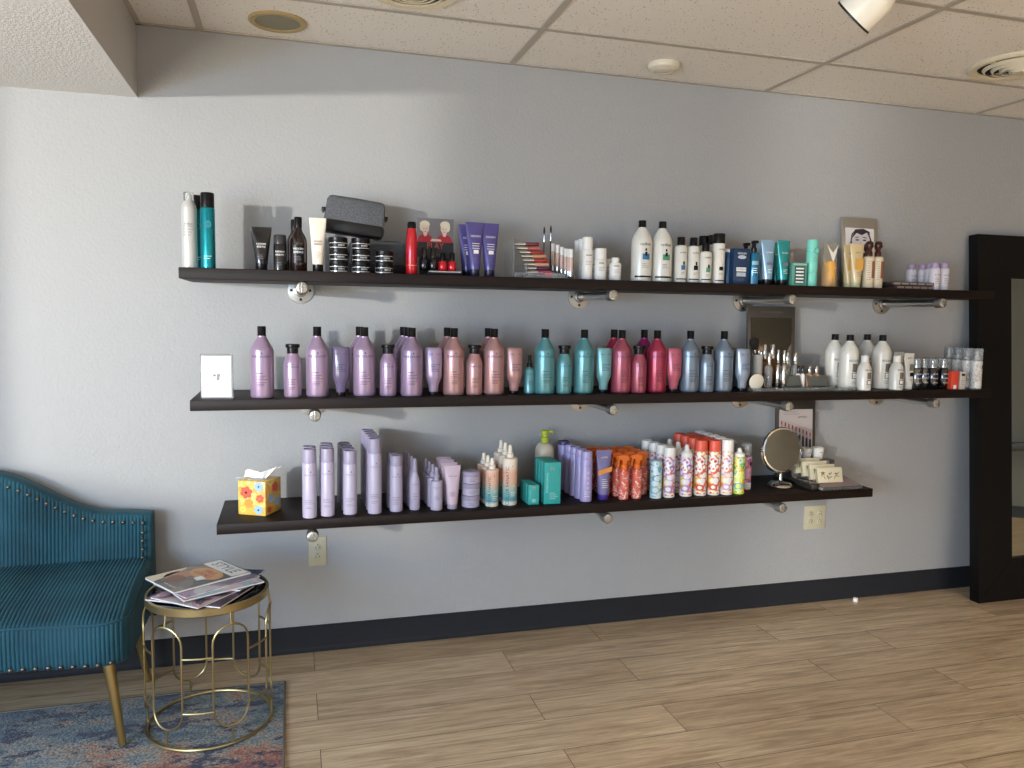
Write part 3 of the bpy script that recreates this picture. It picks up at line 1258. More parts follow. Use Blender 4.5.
def deco_pur(b, r, h):
    b.text('PUREOLOGY', .0070, P_INKL, h*.63, r=r)
    b.ellipse(.004, h*.675, .0024, .0024, -r-.0006, P_INK, 8)
    lines(b, r, h*.26, 3, r*1.5, P_INKL, .006)
    lines(b, r, h*.17, 2, r*1.2, P_INKL, .006)


# ---- squeeze tubes standing on their cap
def tube(M, capM, h, w_, cap=.022, rb=.019, deco=None, thick=.0022, nm='squeeze_tube'):
    def f():
        root = empty(nm)
        b = MB(M)
        pr_ = [(0, cap-.001), (rb, cap-.001, rb)]
        n = 9
        for i in range(n+1):
            t_ = i/n
            z = cap + .004 + (h-cap-.014)*t_
            rx = rb*1.04 + (w_/2-rb*1.04)*t_**1.1
            ry = rb*1.02*(1-t_**1.6) + thick*t_**1.6
            pr_.append((rx, z, ry))
        pr_ += [(w_/2, h-.004, thick*.7), (w_/2, h, thick*.6), (0, h, 0)]
        b.lathe(pr_, M, seg=28)
        def ys(z):
            t_ = min(1, max(0, (z-cap-.004)/(h-cap-.014)))
            return -(rb*1.02*(1-t_**1.6) + thick*t_**1.6) - .0006
        b.ys = ys
        if deco:
            deco(b, rb, h)
        b.build('tube_body', root)
        MB().lathe([(0, .0005), (rb-.0015, .0005), (rb-.0005, .002), (rb*.96, cap-.001), (0, cap-.001)], capM, seg=24).build('cap', root)
        return root
    return f


def jar(M, lidM, r=.031, h=.0435, lid=.018, deco=None, nm='styling_jar'):
    def f():
        root = empty(nm)
        b = MB(M)
        t = h-lid
        b.lathe([(0, .0004), (r-.003, .0004), (r-.001, .002), (r-.001, t-.001), (0, t-.001)], M, seg=28)
        if deco:
            deco(b, r, h)
        b.build('jar_body', root)
        MB().lathe([(r-.0005, t), (r, t+.001), (r, h-.002), (r-.002, h-.0004), (0, h-.0004)], lidM, seg=28).build('lid', root)
        return root
    return f


def carton(w_, d_, h, M, deco=None, nm='product_box'):
    def f():
        b = MB(M)
        b.box(-w_/2, w_/2, -d_/2, d_/2, .0004, h, M, .0008)
        if deco:
            deco(b, w_, d_, h)
        return b.build(nm)
    return f


def trigger(M, headM, r=.0215, body=.108, ink=None):
    """round bottle with a trigger head pointing left"""
    def f():
        root = empty('trigger_spray_bottle')
        b = MB(M)
        b.lathe([(0, .0005), (r-.003, .0005), (r, .004), (r, body), (r-.001, body+.010), (.012, body+.016), (.0115, body+.020), (0, body+.020)], M, seg=22)
        if ink:
            ink(b, r, body)
        b.build('bottle', root)
        z = body+.017
        c = MB(headM)
        c.lathe([(.0135, z), (.0140, z+.002), (.0135, z+.020), (.0105, z+.023), (0, z+.023)], headM, seg=18)
        c.prism([(-.026, z+.046), (-.030, z+.060), (-.006, z+.0625), (.012, z+.060), (.020, z+.050), (.018, z+.040), (.0085, z+.034), (.0085, z+.022), (-.0085, z+.022), (-.0085, z+.036), (-.016, z+.044)], -.0085, .0085, headM)
        h_ = c.build('spray_head', root)
        MB().tube([(-.0345, 0, z+.053), (-.028, 0, z+.053)], .006, headM, 10).build('nozzle', h_)
        t_ = MB()
        t_.tube([(-.016, 0, z+.046), (-.024, 0, z+.034), (-.0235, 0, z+.022), (-.027, 0, z+.010)], [.004, .004, .0035, .003], headM, 8)
        t_.build('trigger', h_)
        return root
    return f


# ---- patterned labels
def pattern(name, base, cols, scale=60, metal=0):
    M = mat(name, base, .35, metal=metal, coat=.2)
    t = NT(M)
    v = t.coords((1, 1, 1))
    vo = t.n('ShaderNodeTexVoronoi', i_Scale=float(scale))
    t.l(v, vo.inputs['Vector'])
    sp_ = t.n('ShaderNodeSeparateColor')
    t.l(vo.outputs['Color'], sp_.inputs[0])
    r = t.ramp([(i/len(cols), c) for i, c in enumerate(cols)], 'CONSTANT')
    t.l(sp_.outputs[0], r.inputs['Fac'])
    rings = t.n('ShaderNodeMath', operation='MULTIPLY')
    t.l(vo.outputs['Distance'], rings.inputs[0])
    rings.inputs[1].default_value = 11.0
    sn = t.n('ShaderNodeMath', operation='SINE')
    t.l(rings.outputs[0], sn.inputs[0])
    gt = t.n('ShaderNodeMath', operation='GREATER_THAN')
    t.l(sn.outputs[0], gt.inputs[0])
    gt.inputs[1].default_value = .1
    mx = t.n('ShaderNodeMix', data_type='RGBA')
    t.l(gt.outputs[0], mx.inputs['Factor'])
    mx.inputs['A'].default_value = srgb(base)
    t.l(r.outputs['Color'], mx.inputs['B'])
    t.l(mx.outputs['Result'], t.b.inputs['Base Color'])
    return M


A_CORAL = pattern('coral_floral_print', 'dedad2', ['c9502f', 'd0603a', 'e0b03a', 'c94a3a', 'd8d4cc', 'cf5a3c'], 42)
A_LILAC = pattern('lilac_floral_print', 'd9d3da', ['a87fb0', 'cf6a3a', 'd6c14a', '9a78ac', 'c9a6c4', 'b59ac0'], 42)
A_BLUE = pattern('blue_floral_print', 'b9cdd2', ['5b93a8', 'c8d6d4', '6fa8b8', '88aab0', 'a8b06a', '4f88a0'], 42)
A_PINKM = pattern('pale_floral_print', 'dcd6d2', ['c98a7a', 'd07050', 'd6c070', 'b89ac0', 'e0dcd6', 'cfa098'], 42)
A_GREEN = pattern('lime_floral_print', 'c4d46a', ['5aa84a', 'e0852f', 'dfe0b0', '5f9ec0', 'b8c43a', 'd8dc8a'], 42)
A_PURP = pattern('magenta_floral_print', 'cfa0b8', ['a8508a', 'd06a50', 'e0c05a', '8a58a0', 'd8b0c4', 'b86098'], 42)
A_ORS = pattern('coral_spray_print', 'cc5a48', ['e6d6cc', 'c24a3a', 'c75b4c', 'e0c8c0', 'cf6450', 'c8503e'], 90)
A_ORANGE = plast('orange_plastic', 'd2641c', .35)
A_CAPC = plast('coral_cap_plastic', 'd2543c', .42)


def lower_band(M):
    def f(b, r, h):
        b.band(r, .004, .004, -r*1.5, r*1.5, M, n=12)
        b.text('amika', .0085, P_INK, h*.62, r=r)
    return f


def deco_redken(colr, sub=True):
    def f(b, r, z0, s_):
        b.text('REDKEN', .013*s_, P_BLACK, z0+.055*s_, r=r, u=0)
        b.band(r, z0+.004*s_, .022*s_, -.011*s_, .011*s_, colr, n=5)
        b.band(r, z0+.028*s_, .014*s_, -.004*s_, .009*s_, P_BLACK, n=4)
        b.text('clean', .008*s_, P_INKW, z0+.014*s_, r=r, off=.0011)
        lines(b, r, z0-.010*s_, 3, .022*s_, P_INKL, .007*s_)
    return f


def litre_white(kind):
    def f():
        root = empty('shampoo_bottle')
        b = MB(P_WHITEP)
        b.lathe([(0, .0005), (.038, .0005), (.0415, .003), (.0425, .010), (.0425, .150), (.0420, .166), (.0385, .178), (.031, .195), (.0195, .212), (.016, .217), (.016, .222), (0, .222)], P_WHITEP, seg=28)
        if kind in ('blue', 'green'):
            c_ = mat('label_blue', '2c6a94', .5) if kind == 'blue' else mat('label_green', '4f8a6a', .5)
            b.text('redken', .0175, P_BLACK, .150, r=.0425)
            b.band(.0425, .088, .024, -.014, .018, c_)
            b.band(.0425, .103, .016, -.004, .006, P_BLACK, off=.0009)
            b.ellipse(.0, .128, .004, .006, -.0433, P_BLACK, 8)
            lines(b, .0425, .070, 3, .030, P_INKL, .007)
            b.band(.0425, .016, .007, -.045, .045, P_BLACK, n=14)
        else:
            b.text('REDKEN', .0145, P_BLACK, .130, r=.0425)
            b.band(.0425, .080, .038, -.012, .014, plast('label_taupe', '6f675c'))
            b.band(.0425, .050, .026, -.013, .015, P_BLACK)
            b.band(.0425, .053, .020, -.010, .012, P_INKW, off=.0010)
            b.text('abc' if kind == 'abc' else 'vol', .012, P_BLACK, .063, r=.0425, off=.0014)
            lines(b, .0425, .038, 3, .026, P_INKL, .006)
        b.build('bottle', root)
        MB().lathe([(.0165, .220), (.0168, .222), (.0160, .225), (.0160, .246), (.0150, .248), (0, .248)], P_BLACK, seg=20).build('cap', root)
        return root
    return f


def b300_white(colr, h=.188, r=.0265):
    def f():
        root = empty('conditioner_bottle')
        b = MB(P_WHITEP)
        t = h-.034
        b.lathe([(0, .0005), (r-.003, .0005), (r, .004), (r, t-.010), (r-.003, t-.003), (.0155, t), (0, t)], P_WHITEP, seg=24)
        b.text('redken', .0112, P_BLACK, t*.80, r=r)
        b.band(r, t*.34, .019, -.009, .010, colr)
        b.band(r, t*.47, .014, -.002, .006, P_BLACK, off=.0009)
        b.band(r, .012, .005, -r*1.1, r*1.1, P_BLACK, n=8)
        lines(b, r, t*.26, 2, .018, P_INKL, .006)
        b.build('bottle', root)
        MB().lathe([(.0160, t), (.0160, h-.002), (.0145, h), (0, h)], P_BLACK, seg=20).build('cap', root)
        return root
    return f


def b300_abc():
    root = empty('conditioner_bottle')
    r = .031
    b = MB(P_WHITEP)
    b.lathe([(0, .0005), (r-.003, .0005), (r, .004), (r, .092), (r-.004, .106), (.019, .122), (.0165, .127), (0, .127)], P_WHITEP, seg=24)
    b.text('REDKEN', .0095, P_BLACK, .092, r=r)
    b.band(r, .052, .030, -.008, .014, plast('label_taupe', '6f675c'))
    b.band(r, .026, .022, -.009, .014, P_BLACK)
    b.band(r, .029, .016, -.006, .011, P_INKW, off=.0010)
    lines(b, r, .018, 2, .022, P_INKL, .005)
    b.build('bottle', root)
    MB().lathe([(.0160, .127), (.0165, .128), (.0160, .154), (.015, .156), (0, .156)], P_WHITE, seg=20).build('cap', root)
    return root


# ---- men's range
def brews_deco(b, r, h):
    b.text('REDKEN', .0085, P_INKW, h*.60, y=b.ys(h*.6))
    b.text('BREWS', .0095, P_INKW, h*.60-.010, y=b.ys(h*.6-.012))
    lines(b, None, h*.34, 3, .022, P_INKL, .006, sy=b.ys(h*.29))


def brews_can(b, r, h):
    b.text('REDKEN', .0090, P_INKW, h*.52, r=r)
    b.text('BREWS', .0100, P_INKW, h*.52-.011, r=r)
    lines(b, r, h*.22, 3, .026, P_INKL, .006)


def brews_bottle():
    root = empty('shampoo_bottle')
    M = mat('dark_brown_bottle_plastic', '1d1010', .14, coat=.5)
    b = MB(M)
    b.lathe([(0, .0005), (.029, .0005), (.0315, .004), (.0315, .100), (.030, .115), (.024, .130), (.0155, .144), (.0125, .156), (.0125, .160), (0, .160)], M, seg=24)
    b.band(.0315, .030, .062, -.022, .022, P_BLACK, n=8)
    b.text('REDKEN', .0095, P_INKW, .080, r=.0315, off=.0012)
    b.text('BREWS', .0110, P_INKW, .068, r=.0315, off=.0012)
    lines(b, .0318, .052, 3, .030, P_INKL, .006)
    b.build('bottle', root)
    MB().lathe([(.0138, .158), (.0138, .193), (.0125, .196), (0, .196)], P_BLACK, seg=18).build('cap', root)
    return root


def jar_deco(b, r, h):
    b.band(r-.001, .004, .017, -r*1.2, r*1.2, P_BLACK, n=12)
    b.band(r-.001, .0045, .0012, -r*1.2, r*1.2, P_INKW, n=12, off=.001)
    b.band(r-.001, .0200, .0010, -r*1.2, r*1.2, P_INKW, n=12, off=.001)
    b.text('BREWS', .008, P_INKW, .013, r=r-.001, off=.0012, u=.008)


def white_small(h, r, caph, rc=None):
    def f():
        root = empty('styling_bottle')
        b = MB(P_WHITE)
        t = h-caph
        b.lathe([(0, .0005), (r-.002, .0005), (r, .003), (r, t-.004), (r-.002, t-.0005), (0, t)], P_WHITE, seg=22)
        lines(b, r, t*.80, 1, r*1.2, P_INK, .006, .003)
        lines(b, r, t*.6, 3, r*1.3, P_INKL, .006, .0013)
        b.build('bottle', root)
        q = rc or r-.001
        MB().lathe([(q, t), (q, h-.002), (q-.002, h), (0, h)], P_WHITE, seg=22).build('cap', root)
        return root
    return f


def lilac_bottle():
    root = empty('treatment_bottle')
    r = .0245
    b = MB(P_WHITE)
    b.lathe([(0, .0005), (r-.002, .0005), (r, .003), (r, .094), (r-.003, .101), (.017, .104), (0, .104)], mat('pale_grey_bottle', 'cfc9cf', .4), seg=22)
    b.text('OLAPLEX', .0085, P_INK, .070, r=r)
    lines(b, r, .054, 4, .030, P_INKL, .008)
    b.build('bottle', root)
    MB().lathe([(.0190, .103), (.0195, .105), (.0190, .124), (.017, .126), (0, .126)], mat('lilac_screw_cap', 'a48fae', .4), seg=20).build('cap', root)
    return root


def brown_pump_bottle():
    root = empty('lotion_spray_bottle')
    M = mat('cream_label_bottle', 'd3c3a6', .35)
    r = .0255
    Mb = mat('dark_brown_plastic', '3b1d14', .3)
    b = MB(M)
    b.lathe([(0, .0005), (r-.002, .0005), (r, .003), (r, .132), (r-.003, .139), (.012, .144), (0, .144)], M, seg=22)
    b.band(r, .045, .075, -.002, r*1.2, mat('label_tan', '8f5c3c', .5))
    lines(b, r, .118, 9, .020, P_INKL, .010, u=-.012)
    b.build('bottle', root)
    c = MB(Mb)
    c.lathe([(.0125, .142), (.0145, .144), (.0145, .160), (.010, .168), (.009, .174), (0, .174)], Mb, seg=16)
    c.lathe([(.010, .172), (.0145, .180), (.0175, .192), (.016, .204), (.009, .2105), (0, .2115)], Mb, seg=16)
    c.tube([(0, -.006, .188), (0, -.022, .186)], .0055, Mb, 10)
    c.build('pump', root)
    return root


def mint_bottle():
    root = empty('tanning_mousse_bottle')
    M = mat('mint_plastic', '6fbfae', .4)
    b = MB(M)
    b.lathe([(0, .0005), (.022, .0005), (.024, .003), (.024, .058), (.022, .062), (.0245, .068), (.0245, .150), (.023, .152)], M, seg=24)
    b.ellipse(.004, .155, .013, .013, -.0246, mat('ink_teal', '2d7a72', .5), 20)
    b.ellipse(.004, .155, .0105, .0105, -.0250, M, 20)
    lines(b, .0245, .125, 3, .02, mat('ink_teal', '2d7a72', .5), .008)
    b.build('bottle', root)
    MB().lathe([(.0245, .152), (.0235, .198), (.0215, .202), (0, .202)], M, seg=24).build('cap', root)
    return root


def col_spray(M, capM, h, r):
    def f():
        root = empty('leave_in_spray_bottle')
        b = MB(M)
        t = h-.052
        b.lathe([(0, .0005), (r-.002, .0005), (r, .004), (r, t-.006), (r-.004, t), (.010, t+.003), (0, t+.003)], M, seg=22)
        b.band(r, .004, .030, -r*.9, r*.9, mat('label_mid_blue', '2e6d94', .4), n=7)
        b.band(r, t*.62, .016, -r*.8, r*.8, mat('label_pale_blue', '7fa6b8', .4), n=7)
        lines(b, r, t*.5, 3, r*1.2, P_INKW, .009, .003)
        b.build('bottle', root)
        c = MB(capM)
        c.lathe([(.012, t+.002), (.0125, t+.020), (.009, t+.024), (.0085, h-.012), (0, h-.012)], capM, seg=16)
        c.box(-.010, .010, -.020, .010, h-.013, h, capM, .003)
        c.build('pump', root)
        return root
    return f


def purple_tube_deco(b, rb, h):
    b.text('REDKEN', .0105, P_INKW, h*.74, y=b.ys(h*.72))
    lines(b, None, h*.60, 3, .032, P_INKW, .009, .0022, sy=b.ys(h*.51))
    b.band(None, h*.42, .014, -.010, .010, P_INKW, sy=b.ys(h*.41))
    lines(b, None, h*.32, 3, .026, P_INKL, .007, sy=b.ys(h*.26))


def amika_tube_deco(b, rb, h):
    b.text('amika', .0125, P_INKW, h*.86, y=b.ys(h*.84))
    b.band(None, h*.50, .020, -.030, .030, mat('orange_print', 'd98a3c', .4), sy=b.ys(h*.5), slope=.28, n=6)
    lines(b, None, h*.42, 5, .030, P_INKW, .0085, .0018, sy=b.ys(h*.24))


def pur_tube_deco(b, rb, h):
    b.text('PUREOLOGY', .0062, P_INK, h*.76, y=b.ys(h*.75))
    b.text('HYDRATE', .0062, P_INK, h*.38, y=b.ys(h*.37))
    lines(b, None, h*.34, 2, .024, P_INKL, .005, sy=b.ys(h*.30))


def cream_spray(h, r, body):
    M = mat('cream_to_teal_print', 'ddcfbd', .38)

    def f():
        root = empty('leave_in_spray_bottle')
        t = NT(M)
        if not any(n.type == 'VALTORGB' for n in M.node_tree.nodes):
            tc = t.n('ShaderNodeTexCoord')
            sp_ = t.n('ShaderNodeSeparateXYZ')
            t.l(tc.outputs['Object'], sp_.inputs[0])
            mr = t.n('ShaderNodeMapRange')
            mr.inputs['From Max'].default_value = .185
            t.l(sp_.outputs['Z'], mr.inputs['Value'])
            rp = t.ramp([(.0, 'd9d4c4'), (.07, 'd9d4c4'), (.12, '4f93a0'), (.32, '8fb3ac'), (.5, 'cfa890'), (.72, 'd9a890'), (.85, 'ddcfbd')])
            t.l(mr.outputs[0], rp.inputs['Fac'])
            t.l(rp.outputs['Color'], t.b.inputs['Base Color'])
        b = MB(M)
        b.lathe([(0, .0005), (r-.002, .0005), (r, .003), (r, body-.003), (r-.003, body), (.013, body+.002), (0, body+.002)], M, seg=24)
        b.text('COLOR FANATIC', body*.105, mat('ink_navy', '16304a', .5), body*.42, r=r, u=-r*.55, vert=True)
        b.ellipse(.004, body*.84, .002, .002, -r-.0007, P_INK, 8)
        b.text('21', .013, P_INKW, body*.42, r=r, u=r*.35)
        lines(b, r, body*.28, 3, r*.9, P_INKW, .007, .0018, u=r*.35)
        b.build('bottle', root)
        c = MB(P_CREAM)
        c.lathe([(.0140, body+.001), (.0140, body+.014), (.0095, body+.018), (.0085, body+.030), (.0080, h-.012), (.0070, h-.002), (.0055, h), (0, h)], P_CREAM, seg=16)
        c.tube([(0, -.004, h-.010), (0, -.010, h-.010)], .003, P_CREAM, 8)
        c.build('pump', root)
        return root
    return f


def lotion_bottle():
    root = empty('lotion_bottle')
    M = mat('milky_bottle_plastic', 'c4bba6', .3)
    Mg = mat('lime_pump_plastic', 'a9b82a', .35)
    b = MB(M)
    b.lathe([(0, .0005), (.038, .0005), (.041, .004), (.041, .175), (.039, .190), (.030, .205), (.016, .213), (0, .213)], M, seg=26)
    b.build('bottle', root)
    c = MB(Mg)
    c.lathe([(.0165, .212), (.0170, .216), (.0165, .234), (.012, .238), (.0105, .250), (0, .250)], Mg, seg=18)
    c.lathe([(.013, .249), (.0165, .252), (.0165, .262), (.012, .266), (0, .266)], Mg, seg=18)
    c.tube([(.005, 0, .259), (.032, -.008, .258), (.036, -.009, .252)], [.006, .005, .004], Mg, 8)
    c.build('pump', root)
    return root


def clear_cap_print(h, r, prt):
    def f():
        root = empty('dry_shampoo_bottle')
        M = P_WHITE
        b = MB(M)
        t = h-.056
        b.lathe([(0, .0005), (r-.002, .0005), (r, .003), (r, t-.004), (r-.004, t), (.011, t+.002), (0, t+.002)], prt, seg=22)
        b.band(r, .006, .026, -r*.9, r*.9, P_WHITE, n=8)
        lines(b, r, .026, 3, r*1.2, P_INKL, .007)
        b.band(r, t*.72, .016, .2*r, r*1.1, P_BLACK, n=4)
        b.build('bottle', root)
        MB().lathe([(.0105, t+.002), (.0105, t+.014), (.006, t+.018), (.0055, h-.012), (0, h-.012)], P_WHITE, seg=14).build('pump', root)
        MB().lathe([(r-.001, t), (r-.001, h-.002), (r-.003, h), (0, h), (0, h-.0012), (r-.004, h-.0012), (r-.0022, h-.003), (r-.0022, t)], P_CLEARCAP, seg=22).build('overcap', root)
        return root
    return f


def black_spray_set(M, ink):
    def f():
        root = empty('styling_spray_bottle')
        r = .0235
        b = MB(M)
        b.lathe([(0, .0005), (r-.002, .0005), (r, .003), (r, .090), (r-.004, .097), (.011, .100), (0, .100)], M, seg=22)
        for k in range(3):
            b.text('REDKEN', .008, ink, .070-.02*k, r=r)
        b.build('bottle', root)
        MB().lathe([(.0105, .099), (.0105, .112), (.006, .115), (.0055, .132), (0, .132)], P_SILV, seg=14).build('pump', root)
        MB().lathe([(r-.004, .098), (r-.004, .140), (r-.006, .142), (0, .142), (0, .141), (r-.0055, .1405), (r-.0052, .098)], P_CLEARCAP, seg=20).build('overcap', root)
        return root
    return f


# ------------------------------------------------------------------ placing
REG = {}


def put(key, builder, x, y, z, label, cat, group=None, rz=0.0, rot=None):
    if key not in REG:
        o = builder()
        KIDS[o.name] = kids(o)
        for ch in KIDS[o.name]:
            KIDS[ch.name] = kids(ch)
        REG[key] = o
    else:
        o = copy_tree(REG[key])
    o.location = (x, y, z)
    o.rotation_euler = rot or (0, 0, rz)
    for k_ in ('group',):
        if k_ in o:
            del o[k_]
    return tag(o, label, cat, group)


ORD = ['front', 'second from the front', 'third from the front', 'fourth from the front', 'fifth from the front', 'sixth from the front']

# ================================================================== TOP SHELF
G1 = 'products on the top shelf'
S1, S2, S3 = Z1+.0003, Z2+.0003, Z3+.0003
P_ALU = mat('brushed_white_can', 'bdbdb8', .35, .3)
P_TEALCAN = mat('metallic_teal_can', '1e8c98', .22, .7)


def deco_teal(b, r, h):
    b.ellipse(.004, h*.58, .010, .012, -r-.0008, P_INKL, 18)
    b.ellipse(.004, h*.58, .0085, .0105, -r-.0012, P_TEALCAN, 18)
    lines(b, r, h*.16, 2, .026, P_INKW, .008)


def deco_white(b, r, h):
    lines(b, r, h*.62, 4, .034, P_INKL, .010)
    b.text('biolage', .010, P_INKL, h*.66, r=r)


def white_spray():
    root = empty('aerosol_can')
    b = MB(P_ALU)
    r = .0255
    b.lathe([(0, .0008), (r-.002, .0008), (r, .003), (r, .205), (r-.003, .218), (.017, .228), (.0155, .232), (0, .232)], P_ALU, seg=26)
    deco_white(b, r, .23)
    b.build('can', root)
    c = MB(P_WHITE)
    c.lathe([(.009, .231), (.009, .250), (.0065, .256), (0, .257)], P_WHITE, seg=16)
    c.build('nozzle', root)
    MB().lathe([(.0160, .230), (.0165, .258), (.0150, .262), (0, .263)], P_CLEARCAP, seg=20).build('overcap', root)
    return root


put('wspray', white_spray, -0.748, -.30, S1, 'white aerosol can with a clear cap, leftmost on the top shelf', 'hair spray')
put('tealcan', can(P_TEALCAN, P_BLACK, .0245, .264, .052, deco=deco_teal), -0.687, -.30, S1, 'metallic teal aerosol can with black cap, second from the left on the top shelf', 'hair spray', 'teal aerosol cans')
put('tealcan', None, -0.731, -.215, S1, 'metallic teal aerosol can half hidden behind the white one at the left end', 'hair spray', 'teal aerosol cans')
put('bltube', tube(plast('black_tube_plastic', '141416', .22, coat=.4), P_BLACK, .154, .072, .024, .0215, brews_deco), -0.509, -.30, S1, 'black squeeze tube with white lettering, flared top, on the top shelf', 'hair gel')
put('blcan', can(plast('black_can', '151517', .2, coat=.4), mat('dark_grey_cap', '3a3a3c', .22, .3), .0235, .129, .034, deco=brews_can), -0.445, -.30, S1, 'short black can with dark grey cap beside the black tube', 'hair product')
put('brbot', brews_bottle, -0.381, -.29, S1, 'dark brown shampoo bottle with black cap, in front of its twin', 'shampoo', 'dark brown bottles')
put('brbot', None, -0.393, -.20, S1, 'dark brown shampoo bottle half hidden behind its twin', 'shampoo', 'dark brown bottles')
put('whtube', tube(P_CREAM, P_BLACK, .195, .060, .028, .0195, lambda b, r, h: (b.text('REDKEN', .0085, P_INK, h*.56, y=b.ys(h*.56)), b.text('BREWS', .0095, P_INK, h*.56-.010, y=b.ys(h*.50)), lines(b, None, h*.36, 4, .022, P_INKL, .007, sy=b.ys(h*.3)))), -0.312, -.30, S1, 'cream squeeze tube with black cap standing left of the black jars', 'hair product')
JM = mat('chrome_tin', '8f8f8e', .18, .95)
first_j = True
for px, n, wd in ((338.5, 3, 'left'), (361, 3, 'middle'), (384, 2, 'right')):
    xx = {338.5: -0.239, 361: -0.157, 384: -0.072}[px]
    for k in range(n):
        lv = {3: ['bottom', 'middle', 'top'], 2: ['bottom', 'top']}[n][k]
        put('jar', jar(JM, P_BLACK, .0345, .0425, .018, jar_deco), xx + (0, .001, -.001)[k], -.30, S1 + .0427*k, 'black and silver styling jar, %s of the %s stack below the grey bag' % (lv, wd), 'jar', 'black and silver styling jars', rz=(.06, -.05, .1)[k])


# ---- two grey wash bags, one on top of the other, leaning at the wall
def make_bag(w_, h_, d_):
    root = empty('toiletry_bag')
    Mg = mat('grey_canvas', '4c4e52', .9)
    t = NT(Mg)
    n = t.n('ShaderNodeTexNoise', i_Scale=260.0, i_Detail=3.0)
    t.l(t.coords((1, 1, 1)), n.inputs['Vector'])
    rr = t.ramp([(.3, '3e4044'), (.7, '64666a')])
    t.l(n.outputs['Fac'], rr.inputs['Fac'])
    t.l(rr.outputs['Color'], t.b.inputs['Base Color'])
    t.bump(n.outputs['Fac'], .4, .002)
    Mb = mat('black_faux_leather', '111112', .5)
    b = MB(Mg)
    b.box(-w_/2, w_/2, -d_/2, d_/2, h_*.28, h_, Mg, .015)
    for v in b.bm.verts:
        q = (v.co.z-h_*.28)/(h_*.72)
        v.co.y *= 1-.45*max(0, q)**1.5
        if q > .5:
            v.co.x *= 1-.05*q
    b.build('canvas_body', root)
    c = MB(Mb)
    c.box(-w_/2-.001, w_/2+.001, -d_/2-.001, d_/2+.001, 0, h_*.36, Mb, .016)
    c.build('leather_base', root)
    z = MB()
    z.tube([(-w_/2+.004, 0, h_*.5), (-w_/2+.006, 0, h_*.9), (-w_/2+.03, 0, h_+.001), (0, 0, h_+.002), (w_/2-.03, 0, h_+.001), (w_/2-.006, 0, h_*.9), (w_/2-.004, 0, h_*.5)], .0025, Mb, 8)
    z.build('zip', root)
    for sx in (-1, 1):
        tb_ = MB()
        tb_.box(sx*w_/2-.003+sx*.006, sx*w_/2+.003+sx*.006+.0, -.010, .010, h_*.50, h_*.66, Mb, .003)
        tb_.box(sx*(w_/2+.002)-.011, sx*(w_/2+.002)+.011, -.010, .010, h_*.54, h_*.66, Mb, .004)
        tb_.build('pull_tab', root)
    return root


put('bag', lambda: make_bag(.225, .138, .105), -.075, -.085, S1, 'grey and black wash bag standing behind the jars, lower of the two', 'toiletry bag', 'grey wash bags')
put('bag', None, -.178, -.180, S1+.148, 'grey and black wash bag tilted on top of the jar stacks, upper of the two', 'toiletry bag', 'grey wash bags', rot=(.0, .11, 0))


# ---- red range, with its photo card
P_REDM = mat('glossy_red', 'c01826', .22, .2, coat=.4)


def red_spray():
    root = empty('aerosol_can')
    r = .0215
    b = MB(P_REDM)
    b.lathe([(0, .0008), (r-.001, .0008), (r, .003), (r, .125), (r-.002, .150), (.0165, .172), (0, .172)], P_REDM, seg=24)
    b.text('SEXY', .011, mat('ink_dark_red', '8a101a', .4), .115, r=r, vert=False)
    b.band(r, .034, .0012, -.02, .02, P_INKW)
    b.build('can', root)
    MB().lathe([(.0165, .172), (.0168, .190), (.013, .197), (0, .198)], P_BLACK, seg=20).build('cap', root)
    return root


put('redspray', red_spray, 0.031, -.30, S1, 'slim glossy red aerosol can with a black cap left of the photo card', 'hair spray')


def photo_card():
    root = empty('display_card')
    w_, h_ = .146, .150
    b = MB(mat('card_grey_print', '6e6a6c', .45))
    b.box(-w_/2, w_/2, 0, .003, 0, h_, b.mats[0])
    y = -.0005
    b.poly([(-w_/2, y, 0), (w_/2, y, 0), (w_/2, y, .058), (-w_/2, y, .058)], M_BLACK)
    skin = mat('print_skin', 'd0b3a4', .5)
    hair = mat('print_pale_hair', 'cdc3ac', .5)
    for cx in (-.040, .036):
        s_ = 1 if cx < 0 else -1
        b.poly([(cx-.034, y-.0004, .058), (cx+.034, y-.0004, .058), (cx+.024, y-.0004, .080), (cx+.008, y-.0004, .090), (cx-.008, y-.0004, .090), (cx-.024, y-.0004, .080)], mat('print_red_dress', 'a01c2c', .5))
        b.ellipse(cx, .092, .008, .012, y-.0008, skin)
        b.ellipse(cx, .112, .0155, .020, y-.0012, skin)
        b.ellipse(cx-.002*s_, .126, .0195, .0145, y-.0016, hair)
        b.ellipse(cx-.014*s_, .116, .008, .016, y-.0018, hair)
        for e in (-1, 1):
            b.ellipse(cx+e*.006, .111, .0026, .0013, y-.0022, M_BLACK, 8)
        b.ellipse(cx, .0985, .0036, .0014, y-.0022, M_RED, 8)
    b.poly([(-.020, y-.0010, .062), (.026, y-.0010, .062), (.020, y-.0010, .070), (-.014, y-.0010, .071)], skin)
    b.text('PLAY', .036, M_RED, .043, y=y, u=0, sx=.82)
    b.build('card', root)
    MB().box(-w_/2, w_/2, .003, .040, 0, .002, P_BLACK).build('easel_foot', root)
    return root


TRX = 0.157
tr = MB(P_BLACK)
tr.box(-.066, .066, -.045, .045, .0003, .018, P_BLACK, .003)
tr.box(-.062, .062, -.0465, -.045, .012, .0165, mat('tray_white_edge', 'b9b4ae', .4))
tag(tr.build('display_tray', loc=(TRX, -.27, S1)), 'small low black display tray under the red nail bottles', 'tray')
put('card', photo_card, 0.139, -.200, S1+.076, 'photo card of two people in red with the word PLAY, behind the small bottles', 'display card')
tag(MB().box(-.066, .066, -.020, .015, .0003, .075, mat('matte_black_riser', '161415', .6), .002).build('display_riser', loc=(TRX-.01, -.185, S1)), 'black riser block that holds up the photo card', 'riser')


